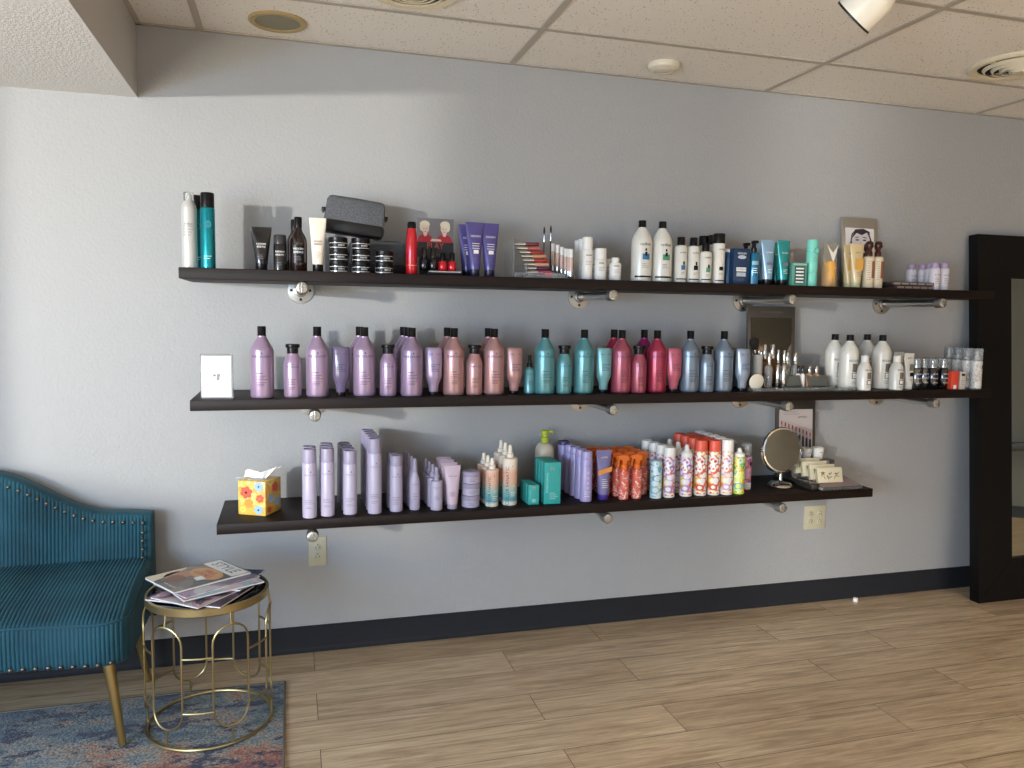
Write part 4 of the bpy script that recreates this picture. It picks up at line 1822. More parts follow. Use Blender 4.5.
def nail(M, capM, h=.075):
    def f():
        root = empty('nail_polish_bottle')
        r = .0165
        MB(M).lathe([(0, .0005), (r-.002, .0005), (r, .003), (r, h*.46), (r-.004, h*.53), (.009, h*.55), (0, h*.55)], M, seg=20).build('bottle', root)
        MB(capM).lathe([(.0105, h*.55), (.0105, h-.002), (.009, h), (0, h)], capM, seg=16).build('cap', root)
        return root
    return f


P_CHB = mat('dark_chrome', '3c3c40', .12, .9)
put('nailb', nail(P_CHB, P_CHB, .086), 0.080, -.29, S1+.0185, 'dark chrome bottle at the left of the small black tray', 'bottle', 'dark chrome bottles on the tray')
put('nailb', None, 0.115, -.29, S1+.0185, 'dark chrome bottle beside the red ones on the small black tray', 'bottle', 'dark chrome bottles on the tray')
put('nailr', nail(P_REDM, P_BLACK, .070), 0.152, -.29, S1+.0185, 'small red bottle with black cap, left of the pair on the black tray', 'bottle', 'small red bottles with black caps')
put('nailr', None, 0.189, -.29, S1+.0185, 'small red bottle with black cap, right of the pair on the black tray', 'bottle', 'small red bottles with black caps')

P_PURP = plast('purple_tube_plastic', '4a4280', .28, coat=.3)
P_PURPD = plast('dark_purple_cap', '1c1a30', .3)
for px_, y_, lb in ((0.275, -.30, 'front left of the three purple tubes'), (0.337, -.29, 'front right of the three purple tubes'), (0.264, -.215, 'behind the other two purple tubes')):
    put('ptube', tube(P_PURP, P_PURPD, .207, .074, .028, .0205, purple_tube_deco), px_, y_, S1, 'purple squeeze tube with white print, ' + lb, 'hair product', 'purple squeeze tubes', rz=.06)

# ---- clear make-up stand with lip glosses
AX = 0.419
gl = MB(P_CLEAR)
gl.box(0, .004, -.075, .075, 0, .150, P_CLEAR)
gl.box(.004, .215, -.078, .078, 0, .004, P_CLEAR)
gl.box(.215, .219, -.078, .078, 0, .022, P_CLEAR)
gl.box(.004, .215, -.078, -.074, .004, .022, P_CLEAR)
gl.box(.055, .058, -.075, .075, .004, .055, P_CLEAR)
stand = gl.build('makeup_stand', loc=(AX+.005, -.25, S1))
tag(stand, 'clear acrylic stand holding lip glosses on the top shelf', 'display stand')
P_GL = ['6e2030', 'b0605a', '8e3030', 'c08868', '9c2a2c', 'c98a78', '3a2440', 'b23a5a', 'a86a60']


def gloss(i):
    def f():
        root = empty('lip_gloss')
        M = mat('gloss_colour_%s' % ['wine', 'rose', 'brick', 'peach', 'scarlet', 'blush', 'plum', 'pink', 'nude'][i], P_GL[i], .15, coat=.5)
        MB(P_SILV).lathe([(0, 0), (.0065, 0), (.0070, .002), (.0070, .044), (0, .044)], P_SILV, seg=14, axis=(1, 0, 0)).build('cap', root)
        MB(M).lathe([(0, .044), (.0075, .044), (.0078, .046), (.0078, .098), (.006, .101), (0, .101)], M, seg=14, axis=(1, 0, 0)).build('tube_body', root)
        return root
    return f


GC = ['wine red', 'rose', 'brick red', 'peach', 'scarlet', 'blush pink', 'dark plum', 'bright pink']
GX = [.030, .036, .044, .050, .054, .056, .058, .060]
for i in range(8):
    zz = .138 - .0165*i
    put('gloss%d' % i, gloss(i), AX+.010+GX[i], -.215-.0105*i, S1+zz, 'lip gloss with silver cap and %s tube lying in the clear stand' % GC[i], 'lip gloss', 'lip glosses in the clear stand', rot=(0, -.03+.01*(i % 3), -.05))
rk = MB(P_CLEAR)
for sx in (.030, .095):
    rk.prism([(sx, .022), (sx+.004, .022), (sx+.004, .150), (sx, .150)], -.215+.25-.002, -.215+.25+.002, P_CLEAR)
    rk.box(sx+.018, sx+.020, -.075, .040, .005, .020, P_CLEAR)
o_ = rk.build('gloss_rack', stand)
rd = MB(P_REDM)
tag(rd.box(-.016, .016, -.006, .010, .0003, .020, P_REDM, .003).build('compact_case', loc=(0.573, -.310, S1+.0045)), 'small bright red square case at the front of the clear stand', 'make-up case')
tag(MB().box(-.045, .045, -.012, .010, .0003, .006, mat('plum_palette', '3a2038', .3), .002).build('blush_palette', loc=(0.538-.022, -.285, S1+.0045)), 'flat dark plum palette lying in the front of the clear stand', 'make-up palette')


def brush(h, hr=.0022, M=None):
    def f():
        root = empty('makeup_brush')
        MB().lathe([(0, 0), (hr*.8, .001), (hr*1.5, h*.3), (hr, h*.72), (0, h*.72)], P_BLACK, seg=10).build('handle', root)
        MB().lathe([(hr*1.1, h*.70), (hr*1.5, h*.72), (hr*1.5, h*.86), (0, h*.86)], P_SILV, seg=10).build('ferrule', root)
        MB().lathe([(hr*1.4, h*.86), (hr*2.0, h*.93), (hr*.8, h), (0, h)], M or mat('dark_bristle', '241a18', .9), seg=10).build('bristles', root)
        return root
    return f


put('brA', brush(.205), 0.575, -.240, S1+.0045, 'thin black brush standing in the clear stand, shorter left one', 'make-up brush', 'thin brushes in the clear stand')
put('brB', brush(.212), 0.603, -.240, S1+.0045, 'thin black brush standing in the clear stand, taller right one', 'make-up brush', 'thin brushes in the clear stand')


def lipstick():
    root = empty('lipstick')
    MB(P_SILV).lathe([(0, .0004), (.0085, .0004), (.009, .002), (.009, .026), (0, .026)], P_SILV, seg=16).build('base', root)
    M = mat('frosted_peach_tube', 'c9aa9a', .25, coat=.3)
    MB(M).lathe([(0, .026), (.0085, .026), (.0088, .082), (0, .084)], M, seg=16).build('tube_body', root)
    MB(P_WHITE).lathe([(.0088, .082), (.0090, .112), (.0085, .114), (0, .114)], P_WHITE, seg=16).build('cap', root)
    return root


LW = ['leftmost', 'second from the left', 'third from the left', 'fourth from the left', 'fifth from the left', 'rightmost']
for i, (xx, yy, dz) in enumerate(((0.633, -.200, .030), (0.648, -.215, .024), (0.660, -.235, .014), (0.669, -.26, .006), (0.672, -.285, .003), (0.672, -.310, .0))):
    put('lipst', lipstick, xx-.006, yy, S1+.0045+dz, 'white and silver lip colour standing upright in the clear stand, %s' % LW[i], 'lipstick', 'upright lip colours in the clear stand')
stp = MB(P_CLEAR)
for i, (yy, dz) in enumerate(((-.200, .030), (-.215, .024), (-.235, .014), (-.26, .006))):
    stp.box(.150-.012*0-.030, .205, yy+.25-.008, yy+.25+.010, .0042, dz+.0040, P_CLEAR)
stp.build('step', stand)

# ---- white bottles
for xx, yy, lb in ((0.739, -.30, 'front'), (0.751, -.22, 'middle'), (0.760, -.15, 'back')):
    put('w1', white_small(.170, .0215, .050), xx, yy, S1, 'tall slim white bottle right of the lip stand, %s one of three' % lb, 'styling product', 'tall slim white bottles')
put('w2', white_small(.127, .0245, .044), 0.796, -.30, S1, 'medium white bottle with wide cap, in front of its twin', 'styling product', 'medium white bottles')
put('w2', None, 0.810, -.20, S1, 'medium white bottle mostly hidden between the slim ones and its twin', 'styling product', 'medium white bottles')
put('w3', white_small(.093, .0245, .022, .016), 0.861, -.30, S1, 'short white bottle with small cap left of the white litre bottles', 'styling product', 'short white bottles')
put('w3', None, 0.868, -.21, S1, 'short white bottle half hidden behind the other short one', 'styling product', 'short white bottles')
put('lwb', litre_white('blue'), 0.981, -.29, S1, 'large white shampoo bottle with blue label and black cap on the top shelf', 'shampoo', 'large white bottles on the top shelf')
put('lwg', litre_white('green'), 1.072, -.29, S1, 'large white shampoo bottle with green label and black cap on the top shelf', 'shampoo', 'large white bottles on the top shelf')
LB, LG = mat('label_blue', '2c6a94', .5), mat('label_green', '4f8a6a', .5)
put('wsa', b300_white(LB), 1.154, -.30, S1, 'slim white bottle with black cap and blue label, just right of the large ones', 'conditioner', 'slim white bottles on the top shelf')
put('wsb', b300_white(P_BLACK), 1.212, -.30, S1, 'slim white bottle with black cap and black label, second of the slim ones', 'conditioner', 'slim white bottles on the top shelf')
put('wsc', b300_white(LG, .166), 1.264, -.31, S1, 'slim white bottle with green label, a little shorter than its neighbours', 'conditioner', 'slim white bottles on the top shelf')


def spray_deco(b, r, h):
    b.text('redken', .0105, P_BLACK, h*.68, r=r)
    b.band(r, h*.26, .016, -.009, .009, P_BLACK)
    b.band(r, .010, .005, -r, r, P_BLACK)
    lines(b, r, h*.20, 2, .018, P_INKL, .006)


for xx, yy, lb in ((1.331, -.30, 'front right, taller looking than the rest'), (1.345, -.235, 'right one of the two behind'), (1.328, -.185, 'left one of the two behind')):
    put('wspr', can(P_WHITEP, P_BLACK, .0265, .210, .042, deco=spray_deco), xx, yy, S1, 'white hair spray can with wide black cap, %s' % lb, 'hair spray', 'white spray cans with wide black caps')

P_NAVY = plast('navy_print_box', '16304f', .35)


def deco_navy(b, w_, d_, h):
    y = -d_/2
    b.text('REDKEN', .011, P_INKW, h*.86, y=y)
    b.ellipse(0, h*.76, .020, .008, y-.0006, mat('print_silver', 'a9b2ba', .3), 16)
    b.box(-w_*.32, w_*.28, y-.0006, y, h*.36, h*.47, P_INKW)
    b.text('EXTREME', .0105, P_NAVY, h*.415, y=y-.0007)
    b.box(-w_*.30, w_*.26, y-.0006, y, h*.22, h*.33, mat('print_silver', 'a9b2ba', .3))
    lines(b, None, h*.14, 2, w_*.5, P_INKL, .008, sy=y)


put('navybox', carton(.078, .045, .150, P_NAVY, deco_navy), 1.430, -.30, S1, 'navy blue boxed set with silver print on the top shelf', 'product box')
put('blw', can(plast('deep_blue_bottle', '1d4a73', .25, coat=.4), P_WHITE, .020, .150, .014), 1.395, -.27, S1, 'blue bottle with a white cap partly hidden left of the navy box', 'hair product')
P_BLUEB = plast('metallic_blue_bottle', '1f6f94', .22, metal=.4, coat=.4)
put('bsp', col_spray(P_BLUEB, P_BLACK, .187, .022), 1.500, -.30, S1, 'blue spray bottle with black pump right of the navy box', 'leave-in spray', 'blue pump bottles')
put('bsp', None, 1.524, -.20, S1, 'blue spray bottle behind the navy box, only its pump showing', 'leave-in spray', 'blue pump bottles')
P_PBL = plast('pale_blue_tube', '7c9cb4', .25, metal=.2, coat=.4)
P_TTL = plast('deep_teal_tube', '1b8587', .22, metal=.3, coat=.4)


def deco_t2(b, rb, h):
    b.text('REDKEN', .008, P_INKW, h*.72, y=b.ys(h*.70))
    b.band(None, h*.44, .012, -.014, .014, P_INKL, sy=b.ys(h*.44))
    lines(b, None, h*.34, 3, .022, P_INKW, .007, sy=b.ys(h*.27))


put('pbt', tube(P_PBL, P_BLACK, .194, .066, .026, .021, deco_t2), 1.569, -.30, S1, 'pale blue squeeze tube with black cap, in front', 'conditioner', 'pale blue squeeze tubes')
put('pbt', None, 1.598, -.21, S1, 'pale blue squeeze tube half hidden behind the front one', 'conditioner', 'pale blue squeeze tubes')
put('ttt', tube(P_TTL, P_BLACK, .194, .062, .026, .0205, deco_t2), 1.646, -.30, S1, 'deep teal squeeze tube with black cap, in front', 'conditioner', 'deep teal squeeze tubes')
put('ttt', None, 1.675, -.21, S1, 'deep teal squeeze tube half hidden behind the front one', 'conditioner', 'deep teal squeeze tubes')


def deco_green(b, w_, d_, h):
    y = -d_/2
    b.box(-w_*.32, w_*.36, y-.0005, y, h*.10, h*.86, mat('print_dark_green', '2c4c46', .5))
    for k in range(5):
        b.box(-w_*.24, w_*.28, y-.0009, y-.0005, h*(.14+.145*k), h*(.14+.145*k)+.006, P_INKW)
    b.box(-w_*.42, w_*.47, y-.0004, y, h*.90, h*.96, mat('print_pale_green', '8fae9c', .5))


put('grbox', carton(.070, .060, .100, plast('sage_green_box', '4f8a7c', .45), deco_green), 1.721, -.29, S1, 'small square green box with dark label on the top shelf', 'product box', None, rz=-.12)
put('mint', mint_bottle, 1.792, -.30, S1, 'tall mint green bottle with a round emblem', 'mousse')


def pouch():
    root = empty('gift_pouch')
    M = mat('clear_gold_film', 'ece6d4', .10, 0, .9, ior=1.06)
    b = MB(M)
    b.lathe([(0, .001), (.036, .001, .028), (.038, .006, .030), (.037, .090, .026), (.034, .150, .014), (.037, .192, .004), (0, .193, 0)], M, seg=8)
    b.build('film', root)
    MB().lathe([(0, .003), (.027, .003), (.028, .008), (.028, .100), (.024, .112), (.014, .118), (0, .118)], mat('golden_jar', 'd9a04a', .3, coat=.3), seg=20).build('golden_bottle', root)
    b = MB(mat('white_ribbon_card', 'dcd8cc', .5))
    b.poly([(-.030, -.018, .185), (.004, -.022, .105), (.030, -.018, .188), (.004, -.016, .150)], b.mats[0])
    b.poly([(.004, -.0225, .105), (.016, -.027, .080), (-.004, -.027, .083)], b.mats[0])
    b.build('folded_card', root)
    return root


put('pouch', pouch, 1.890, -.29, S1, 'see-through gift pouch with a golden bottle inside', 'gift set')
P_YEL = plast('pale_yellow_tube', 'cdb88a', .3, coat=.3)


def deco_yel(b, rb, h):
    b.text('beauty', .009, P_INK, h*.80, y=b.ys(h*.8))
    b.band(None, h*.40, .050, -.020, .022, mat('golden_print', 'd3a04c', .4), sy=b.ys(h*.45))
    lines(b, None, h*.34, 3, .028, P_INKL, .008, sy=b.ys(h*.22))


put('yel', tube(P_YEL, mat('greenish_cap', 'b5b58a', .4), .195, .072, .024, .021, deco_yel), 2.024, -.30, S1, 'pale yellow squeeze tube with golden print, in front', 'hair product', 'pale yellow squeeze tubes')
put('yel', None, 2.032, -.245, S1, 'pale yellow squeeze tube just behind the front one', 'hair product', 'pale yellow squeeze tubes')
for xx, yy, lb in ((2.145, -.29, 'right of the two front ones'), (2.097, -.29, 'left of the two front ones'), (2.162, -.20, 'the one behind')):
    put('bpb', brown_pump_bottle, xx, yy, S1, 'cream bottle with dark brown pump top, %s' % lb, 'lotion', 'cream bottles with brown pumps')


# ---- portrait in a silver frame
def portrait():
    root = empty('picture_frame', rot=(-.10, 0, 0))
    w_, h_ = .200, .350
    M = mat('brushed_champagne_metal', 'b5b0a6', .35, .8)
    b = MB(M)
    b.box(-w_/2, w_/2, 0, .012, 0, h_, M, .0015)
    b.build('frame_plate', root)
    p = MB(mat('photo_paper', 'd6d2d0', .35))
    pw, pb, pt_ = .082, .09, .300
    p.box(-pw, pw, -.0012, 0, pb, pt_, p.mats[0])
    y = -.0016
    dk = mat('print_dark_hair', '2e2b30', .5)
    lt = mat('print_pale_skin', 'c6bec0', .5)
    q_ = .034
    p.poly([(-.074, y, .150), (-.060, y, .215), (-.048, y, .272), (-.020, y, .296), (.022, y, .298), (.050, y, .284), (.066, y, .245), (.074, y, .150), (.074, y, pb), (-.074, y, pb)], dk)
    p.ellipse(.004, .205+q_, .052, .062, y-.0004, lt, 28)
    p.poly([(-.050, y-.0008, .246), (-.020, y-.0008, .276), (.010, y-.0008, .266), (.040, y-.0008, .280), (.056, y-.0008, .250), (.056, y-.0008, .284), (.020, y-.0008, .298), (-.030, y-.0008, .292)], dk)
    for e in (-1, 1):
        p.ellipse(.004+e*.021, .208+q_, .011, .0036, y-.0012, M_BLACK, 12)
        p.ellipse(.004+e*.022, .221+q_, .013, .0022, y-.0012, dk, 12, rot=-e*.2)
        p.poly([(e*.078, y-.0008, .120), (e*.060, y-.0008, .120), (e*.052, y-.0008, .220), (e*.066, y-.0008, .235)], lt)
    p.ellipse(.004, .170+q_, .015, .0075, y-.0012, mat('print_magenta_lips', '9c4a78', .4), 14)
    p.poly([(.001, y-.0012, .200+q_), (.009, y-.0012, .185+q_), (-.001, y-.0012, .185+q_)], mat('print_shadow_grey', '9c9496', .5))
    p.build('photo', root)
    MB().box(-.02, .02, .012, .055, .0, .004, M).build('easel', root)
    return root


put('portrait', portrait, 2.252, -.062, S1+.002, 'champagne metal frame with a black and white portrait, behind the yellow tubes', 'picture frame', rot=(-.10, 0, 0))


# ---- dark palettes and lilac capped bottles
def flatcase():
    root = empty('eyeshadow_palette')
    M = mat('patterned_brown_case', '4a3c38', .3, .2)
    MB(M).box(-.118, .118, -.045, .045, .0003, .0165, M, .003).build('case', root)
    e = MB(mat('case_pale_stitching', '8f8279', .5))
    for k in range(5):
        e.box(-.108+.044*k, -.072+.044*k, -.0458, -.0448, .004, .013, e.mats[0])
    e.build('front_pattern', root)
    return root


put('pal', flatcase, 2.345, -.27, S1, 'flat brown palette case, lower of the two stacked', 'make-up palette', 'stacked brown palette cases', rz=.02)
put('pal', None, 2.335, -.265, S1+.0170, 'flat brown palette case, upper of the two stacked', 'make-up palette', 'stacked brown palette cases', rz=-.03)
LBL = ['back left', 'back, second from the left', 'between front and back', 'front left', 'front right']
for i, (xx, yy) in enumerate(((2.460, -.155), (2.515, -.165), (2.501, -.225), (2.460, -.295), (2.521, -.285))):
    put('lil', lilac_bottle, xx, yy, S1, 'small white bottle with lilac cap near the right end, %s' % LBL[i], 'hair treatment', 'small bottles with lilac caps')

# ================================================================== MIDDLE SHELF


def block():
    root = empty('acrylic_block_frame')
    b = MB(P_CLEAR)
    b.box(-.054, .054, -.013, .013, .0005, .158, P_CLEAR, .002)
    b.build('block', root)
    c = MB(mat('white_insert', 'e8e7e4', .3))
    c.box(-.050, .050, -.0150, -.0138, .006, .150, c.mats[0])
    q = mat('insert_grey_print', '8b8985', .6)
    c.ellipse(-.006, .083, .006, .005, -.0155, q, 10)
    c.ellipse(.008, .083, .007, .006, -.0155, q, 10)
    c.ellipse(.006, .072, .006, .008, -.0155, q, 10)
    c.build('insert', root)
    return root


put('block', block, -.664, -.312, S2, 'clear acrylic block with a white insert at the left end of the middle shelf', 'picture block', rz=-.10)

put('L', litre(P_LILAC), -0.511, -.305, S2, 'large lilac shampoo bottle, leftmost bottle on the middle shelf', 'shampoo', 'large lilac bottles')
put('L', None, -0.316, -.285, S2, 'large lilac shampoo bottle standing alone between a small one and the grey tube', 'shampoo', 'large lilac bottles')
put('L', None, -0.143, -.28, S2, 'large lilac shampoo bottle right of the grey-violet tube, in front of its twin', 'shampoo', 'large lilac bottles')
put('L', None, -0.153, -.185, S2, 'large lilac shampoo bottle behind its twin, right of the grey-violet tube', 'shampoo', 'large lilac bottles')
put('L', None, 0.032, -.310, S2, 'large lilac shampoo bottle, front one of the three in line', 'shampoo', 'large lilac bottles')
put('L', None, 0.029, -.222, S2, 'large lilac shampoo bottle, middle one of the three in line', 'shampoo', 'large lilac bottles')
put('L', None, 0.025, -.136, S2, 'large lilac shampoo bottle, hindmost of the three in line', 'shampoo', 'large lilac bottles')
put('l2', b250(P_LILAC), -0.404, -.30, S2, 'small lilac bottle with flat black cap, left one of two', 'conditioner', 'small lilac bottles')
put('l2', None, -0.056, -.30, S2, 'small lilac bottle with flat black cap, right one of two', 'conditioner', 'small lilac bottles')
put('cg', cond(P_GREYVIO), -0.230, -.275, S2, 'dark grey-violet upside-down tube between two large lilac bottles', 'conditioner')
put('cl', cond(P_LILAC2), 0.118, -.30, S2, 'pale lilac upside-down tube between lilac and pink bottles', 'conditioner')
put('P', litre(P_PINK), 0.199, -.29, S2, 'large pink shampoo bottle, front left', 'shampoo', 'large pink bottles')
put('P', None, 0.192, -.195, S2, 'large pink shampoo bottle behind the front left one', 'shampoo', 'large pink bottles')
put('P', None, 0.360, -.29, S2, 'large pink shampoo bottle, front right', 'shampoo', 'large pink bottles')
put('P', None, 0.360, -.195, S2, 'large pink shampoo bottle behind the front right one', 'shampoo', 'large pink bottles')
put('p2', b250(P_PINK), 0.279, -.30, S2, 'small pink bottle with flat black cap', 'conditioner')
put('cp', cond(P_PINK), 0.443, -.295, S2, 'pink upside-down tube right of the pink bottles', 'conditioner')
put('ts', spray_small(P_TEAL, .154), 0.511, -.28, S2, 'small teal spray bottle with black pump', 'leave-in spray')
put('Tq', litre(P_TEAL), 0.571, -.29, S2, 'large teal shampoo bottle, left one of two', 'shampoo', 'large teal bottles')
put('Tq', None, 0.739, -.29, S2, 'large teal shampoo bottle, right one of two', 'shampoo', 'large teal bottles')
put('t2', b250(P_TEAL), 0.651, -.30, S2, 'small teal bottle with flat black cap', 'conditioner')
put('ct', cond(P_TEAL2), 0.825, -.295, S2, 'light teal upside-down tube', 'conditioner')
put('Ro', litre(P_ROSE), 0.905, -.29, S2, 'large dusty red shampoo bottle, in front', 'shampoo')
put('Re', litre(P_RED), 1.065, -.29, S2, 'large raspberry red shampoo bottle, in front, right of a small one', 'shampoo', 'large raspberry bottles')
put('Re', None, 0.908, -.20, S2, 'large raspberry red shampoo bottle behind the dusty red one', 'shampoo', 'large raspberry bottles')
put('Ma', litre(P_MAG), 1.062, -.17, S2, 'large magenta shampoo bottle at the back, right of the dusty red one', 'shampoo')
put('r2', b250(P_ROSE), 0.975, -.31, S2, 'small dusty red bottle with flat black cap', 'conditioner')
put('cr', cond(plast('dusty_rose_tube', 'b0586a', .28, metal=.2, coat=.3)), 1.138, -.305, S2, 'dusty rose upside-down tube', 'conditioner')
put('St', litre(P_STEEL), 1.219, -.29, S2, 'large blue-grey shampoo bottle, left one of the front two', 'shampoo', 'large blue-grey bottles')
put('St', None, 1.380, -.29, S2, 'large blue-grey shampoo bottle, right one of the front two', 'shampoo', 'large blue-grey bottles')
put('s2', b250(P_STEEL), 1.292, -.305, S2, 'small blue-grey bottle with flat black cap', 'conditioner')
put('csd', cond(plast('slate_tube', '4c5a68', .3, coat=.3)), 1.477, -.22, S2, 'dark slate upside-down tube behind the blue-grey ones', 'conditioner')
put('cs', cond(P_STEEL2), 1.466, -.305, S2, 'pale blue-grey upside-down tube at the left of the make-up display', 'conditioner')

# ---- make-up display


def mirror_panel():
    root = empty('display_mirror', rot=(-.06, 0, 0))
    M = mat('bronze_panel', '5f5850', .35, .5)
    b = MB(M)
    b.box(-.128, .128, 0, .012, 0, .372, M, .0015)
    b.build('panel', root)
    g = MB(mat('dark_mirror_glass', '8a8a86', .05, 1))
    g.box(-.112, .108, -.002, 0, .02, .318, g.mats[0])
    g.build('mirror_glass', root)
    h_ = MB(mat('panel_header_print', '4c463f', .5))
    h_.box(-.060, .055, -.001, 0, .340, .350, h_.mats[0])
    h_.build('header_print', root)
    return root


put('dmir', mirror_panel, 1.768, -.075, S2+.001, 'bronze display panel with a mirror behind the make-up', 'display panel', rot=(-.06, 0, 0))
ty0 = -.352
tr = MB(P_CLEAR)
tr.box(1.505, 2.02, -.350, -.150, Z2+.0008, Z2+.0048, P_CLEAR)
tr.box(1.505, 2.02, -.350, -.347, Z2+.0048, Z2+.016, P_CLEAR)
tr.box(1.505, 1.508, -.347, -.150, Z2+.0048, Z2+.016, P_CLEAR)
tr.box(2.017, 2.02, -.347, -.150, Z2+.0048, Z2+.016, P_CLEAR)
tr.box(1.505, 2.02, -.153, -.150, Z2+.0048, Z2+.030, P_CLEAR)
tag(tr.build('acrylic_tray'), 'long low clear acrylic tray under the make-up on the middle shelf', 'tray')
SZ = Z2+.0052

# brush pot with brushes
bp_ = empty('brush_pot', (1.579, -.240, SZ))
MB().lathe([(0, .0004), (.022, .0004), (.0235, .002), (.0235, .150), (.022, .150), (.0218, .004), (0, .004)], mat('frosted_acrylic', 'c9c9c4', .35, 0, .5, ior=1.2), seg=24).build('pot_wall', bp_)
tag(bp_, 'frosted round pot holding make-up brushes', 'pot')
puffM = mat('black_puff_bristle', '17120f', .95)


def puff():
    root = empty('powder_brush')
    MB().lathe([(0, 0), (.004, .002), (.005, .09), (.004, .150), (0, .150)], P_BLACK, seg=12).build('handle', root)
    MB().lathe([(.0045, .148), (.006, .150), (.0065, .168), (0, .168)], P_SILV, seg=12).build('ferrule', root)
    MB().lathe([(.0065, .167), (.016, .182), (.0215, .198), (.019, .214), (.010, .222), (0, .224)], puffM, seg=18).build('bristles', root)
    return root


bx_ = bp_.location.x
put('puff', puff, bx_-.004, -.244, SZ+.0045, 'big round black powder brush sticking out of the pot', 'make-up brush', rot=(0, -.085, 0))
tanb = mat('tan_bristle', '8a6a4a', .95)
for i, (dx, dy, an, h, nm) in enumerate(((.006, .006, .035, .192, 'leaning right'), (-.002, .010, -.03, .200, 'upright'), (.010, -.004, .04, .182, 'at the right rim'), (-.012, .000, -.03, .186, 'at the left rim'))):
    put('brC%d' % i, brush(h, .003, tanb), bx_+dx, -.240+dy, SZ+.0045, 'thin make-up brush with tan tip in the frosted pot, %s' % nm, 'make-up brush', 'thin brushes in the frosted pot', rot=(0, an, 0))
cpt = empty('powder_compact', (1.525, -.318, SZ+.0005), rot=(.14, 0, .0))
MB(P_BLACK).lathe([(0, -.007), (.034, -.007), (.0365, -.004), (.0365, .0), (.0355, .001)], P_BLACK, (0, 0, .037), 32, axis=(0, -1, 0)).build('case', cpt)
MB().lathe([(.0355, .001), (.033, .0025), (0, .003)], mat('ivory_powder_lid', 'c6bfb0', .45), (0, 0, .037), 32, axis=(0, -1, 0)).build('lid', cpt)
tag(cpt, 'round ivory compact standing on edge at the front of the make-up tray', 'compact')


def perfume(M, h, r, capM, nm='glass_bottle'):
    def f():
        root = empty(nm)
        b = MB(M)
        b.lathe([(0, .0005), (r-.001, .0005), (r, .003), (r, h*.58), (r*.6, h*.64), (r*.35, h*.66), (0, h*.66)], M, seg=20)
        b.build('bottle', root)
        MB(capM).lathe([(r*.5, h*.66), (r*.55, h*.68), (r*.55, h*.97), (r*.4, h), (0, h)], capM, seg=16).build('cap', root)
        return root
    return f


P_GLS = mat('clear_bottle_glass', 'e6e6e2', .06, 0, .8, ior=1.4)
P_FND = mat('foundation_beige', 'b98c6c', .3, coat=.4)
items_ = [
    ('amb', P_AMBER, .195, .020, P_SILV, 1.641, -.20, 'amber glass bottle with silver cap, left at the back of the make-up tray'),
    ('amb', P_AMBER, .195, .020, P_SILV, 1.696, -.18, 'amber glass bottle with silver cap, right at the back of the make-up tray'),
    ('gls', P_GLS, .160, .017, P_SILV, 1.633, -.25, 'clear glass bottle with silver cap behind the standing compact'),
    ('gls', P_GLS, .160, .017, P_SILV, 1.761, -.20, 'clear glass bottle with silver cap in the middle of the make-up tray'),
    ('gls', P_GLS, .160, .017, P_SILV, 1.789, -.22, 'clear glass bottle with silver cap just left of the two white labelled ones'),
    ('slv', P_SILV, .172, .012, P_SILV, 1.686, -.24, 'slim polished silver tube, left of the pair in the make-up tray'),
    ('slv', P_SILV, .172, .012, P_SILV, 1.696, -.27, 'slim polished silver tube, in front, right of the pair in the make-up tray'),
    ('wht', P_WHITE, .100, .011, P_CHB, 1.793, -.24, 'small white bottle with dark cap, left one of the two by the foundations'),
    ('wht', P_WHITE, .100, .011, P_CHB, 1.817, -.24, 'small white bottle with dark cap, right one of the two by the foundations'),
    ('fnd', P_FND, .100, .015, P_SILV, 1.851, -.24, 'beige foundation bottle with clear silver cap, left one'),
    ('fnd', P_FND, .100, .015, P_SILV, 1.888, -.24, 'beige foundation bottle with clear silver cap, right one'),
]
GRP = {'amb': 'amber glass bottles', 'gls': 'clear glass bottles in the tray', 'slv': 'silver tubes in the tray', 'wht': 'small white bottles in the tray', 'fnd': 'foundation bottles'}
for key, M, h, r, cM, x, y, lb in items_:
    put('mk'+key, perfume(M, h, r, cM, 'foundation_bottle' if key == 'fnd' else 'cosmetics_bottle'), x, y, SZ, lb, 'make-up bottle', GRP[key])
sb_ = MB(P_BLACK)
sb_.lathe([(0, .0004), (.036, .0004), (.037, .003), (.036, .008), (0, .009)], P_BLACK, seg=28)
tag(sb_.build('powder_jar_lid', loc=(1.609, -.300, SZ)), 'flat round black lid lying at the front left of the make-up tray', 'lid')


def palette_open():
    root = empty('eyeshadow_palette')
    M = mat('grey_green_palette', '4e524c', .3)
    MB(M).box(-.052, .052, -.035, .035, .0003, .010, M, .002).build('base', root)
    l_ = MB(M)
    l_.box(-.052, .052, .0, .006, 0, .052, M, .002, mtx=Matrix.Translation((0, .030, .010)) @ Matrix.Rotation(-.35, 4, 'X'))
    l_.box(-.046, .046, -.0008, 0, .006, .046, mat('palette_mirror', '5d625e', .12, .3), mtx=Matrix.Translation((0, .030, .010)) @ Matrix.Rotation(-.35, 4, 'X'))
    l_.build('lid', root)
    return root


put('pali', palette_open, 1.741, -.300, SZ, 'open grey-green palette in the make-up tray, left one', 'make-up palette', 'open grey-green palettes')
put('pali', None, 1.876+.006, -.300, SZ, 'open grey-green palette in the make-up tray, right one', 'make-up palette', 'open grey-green palettes')

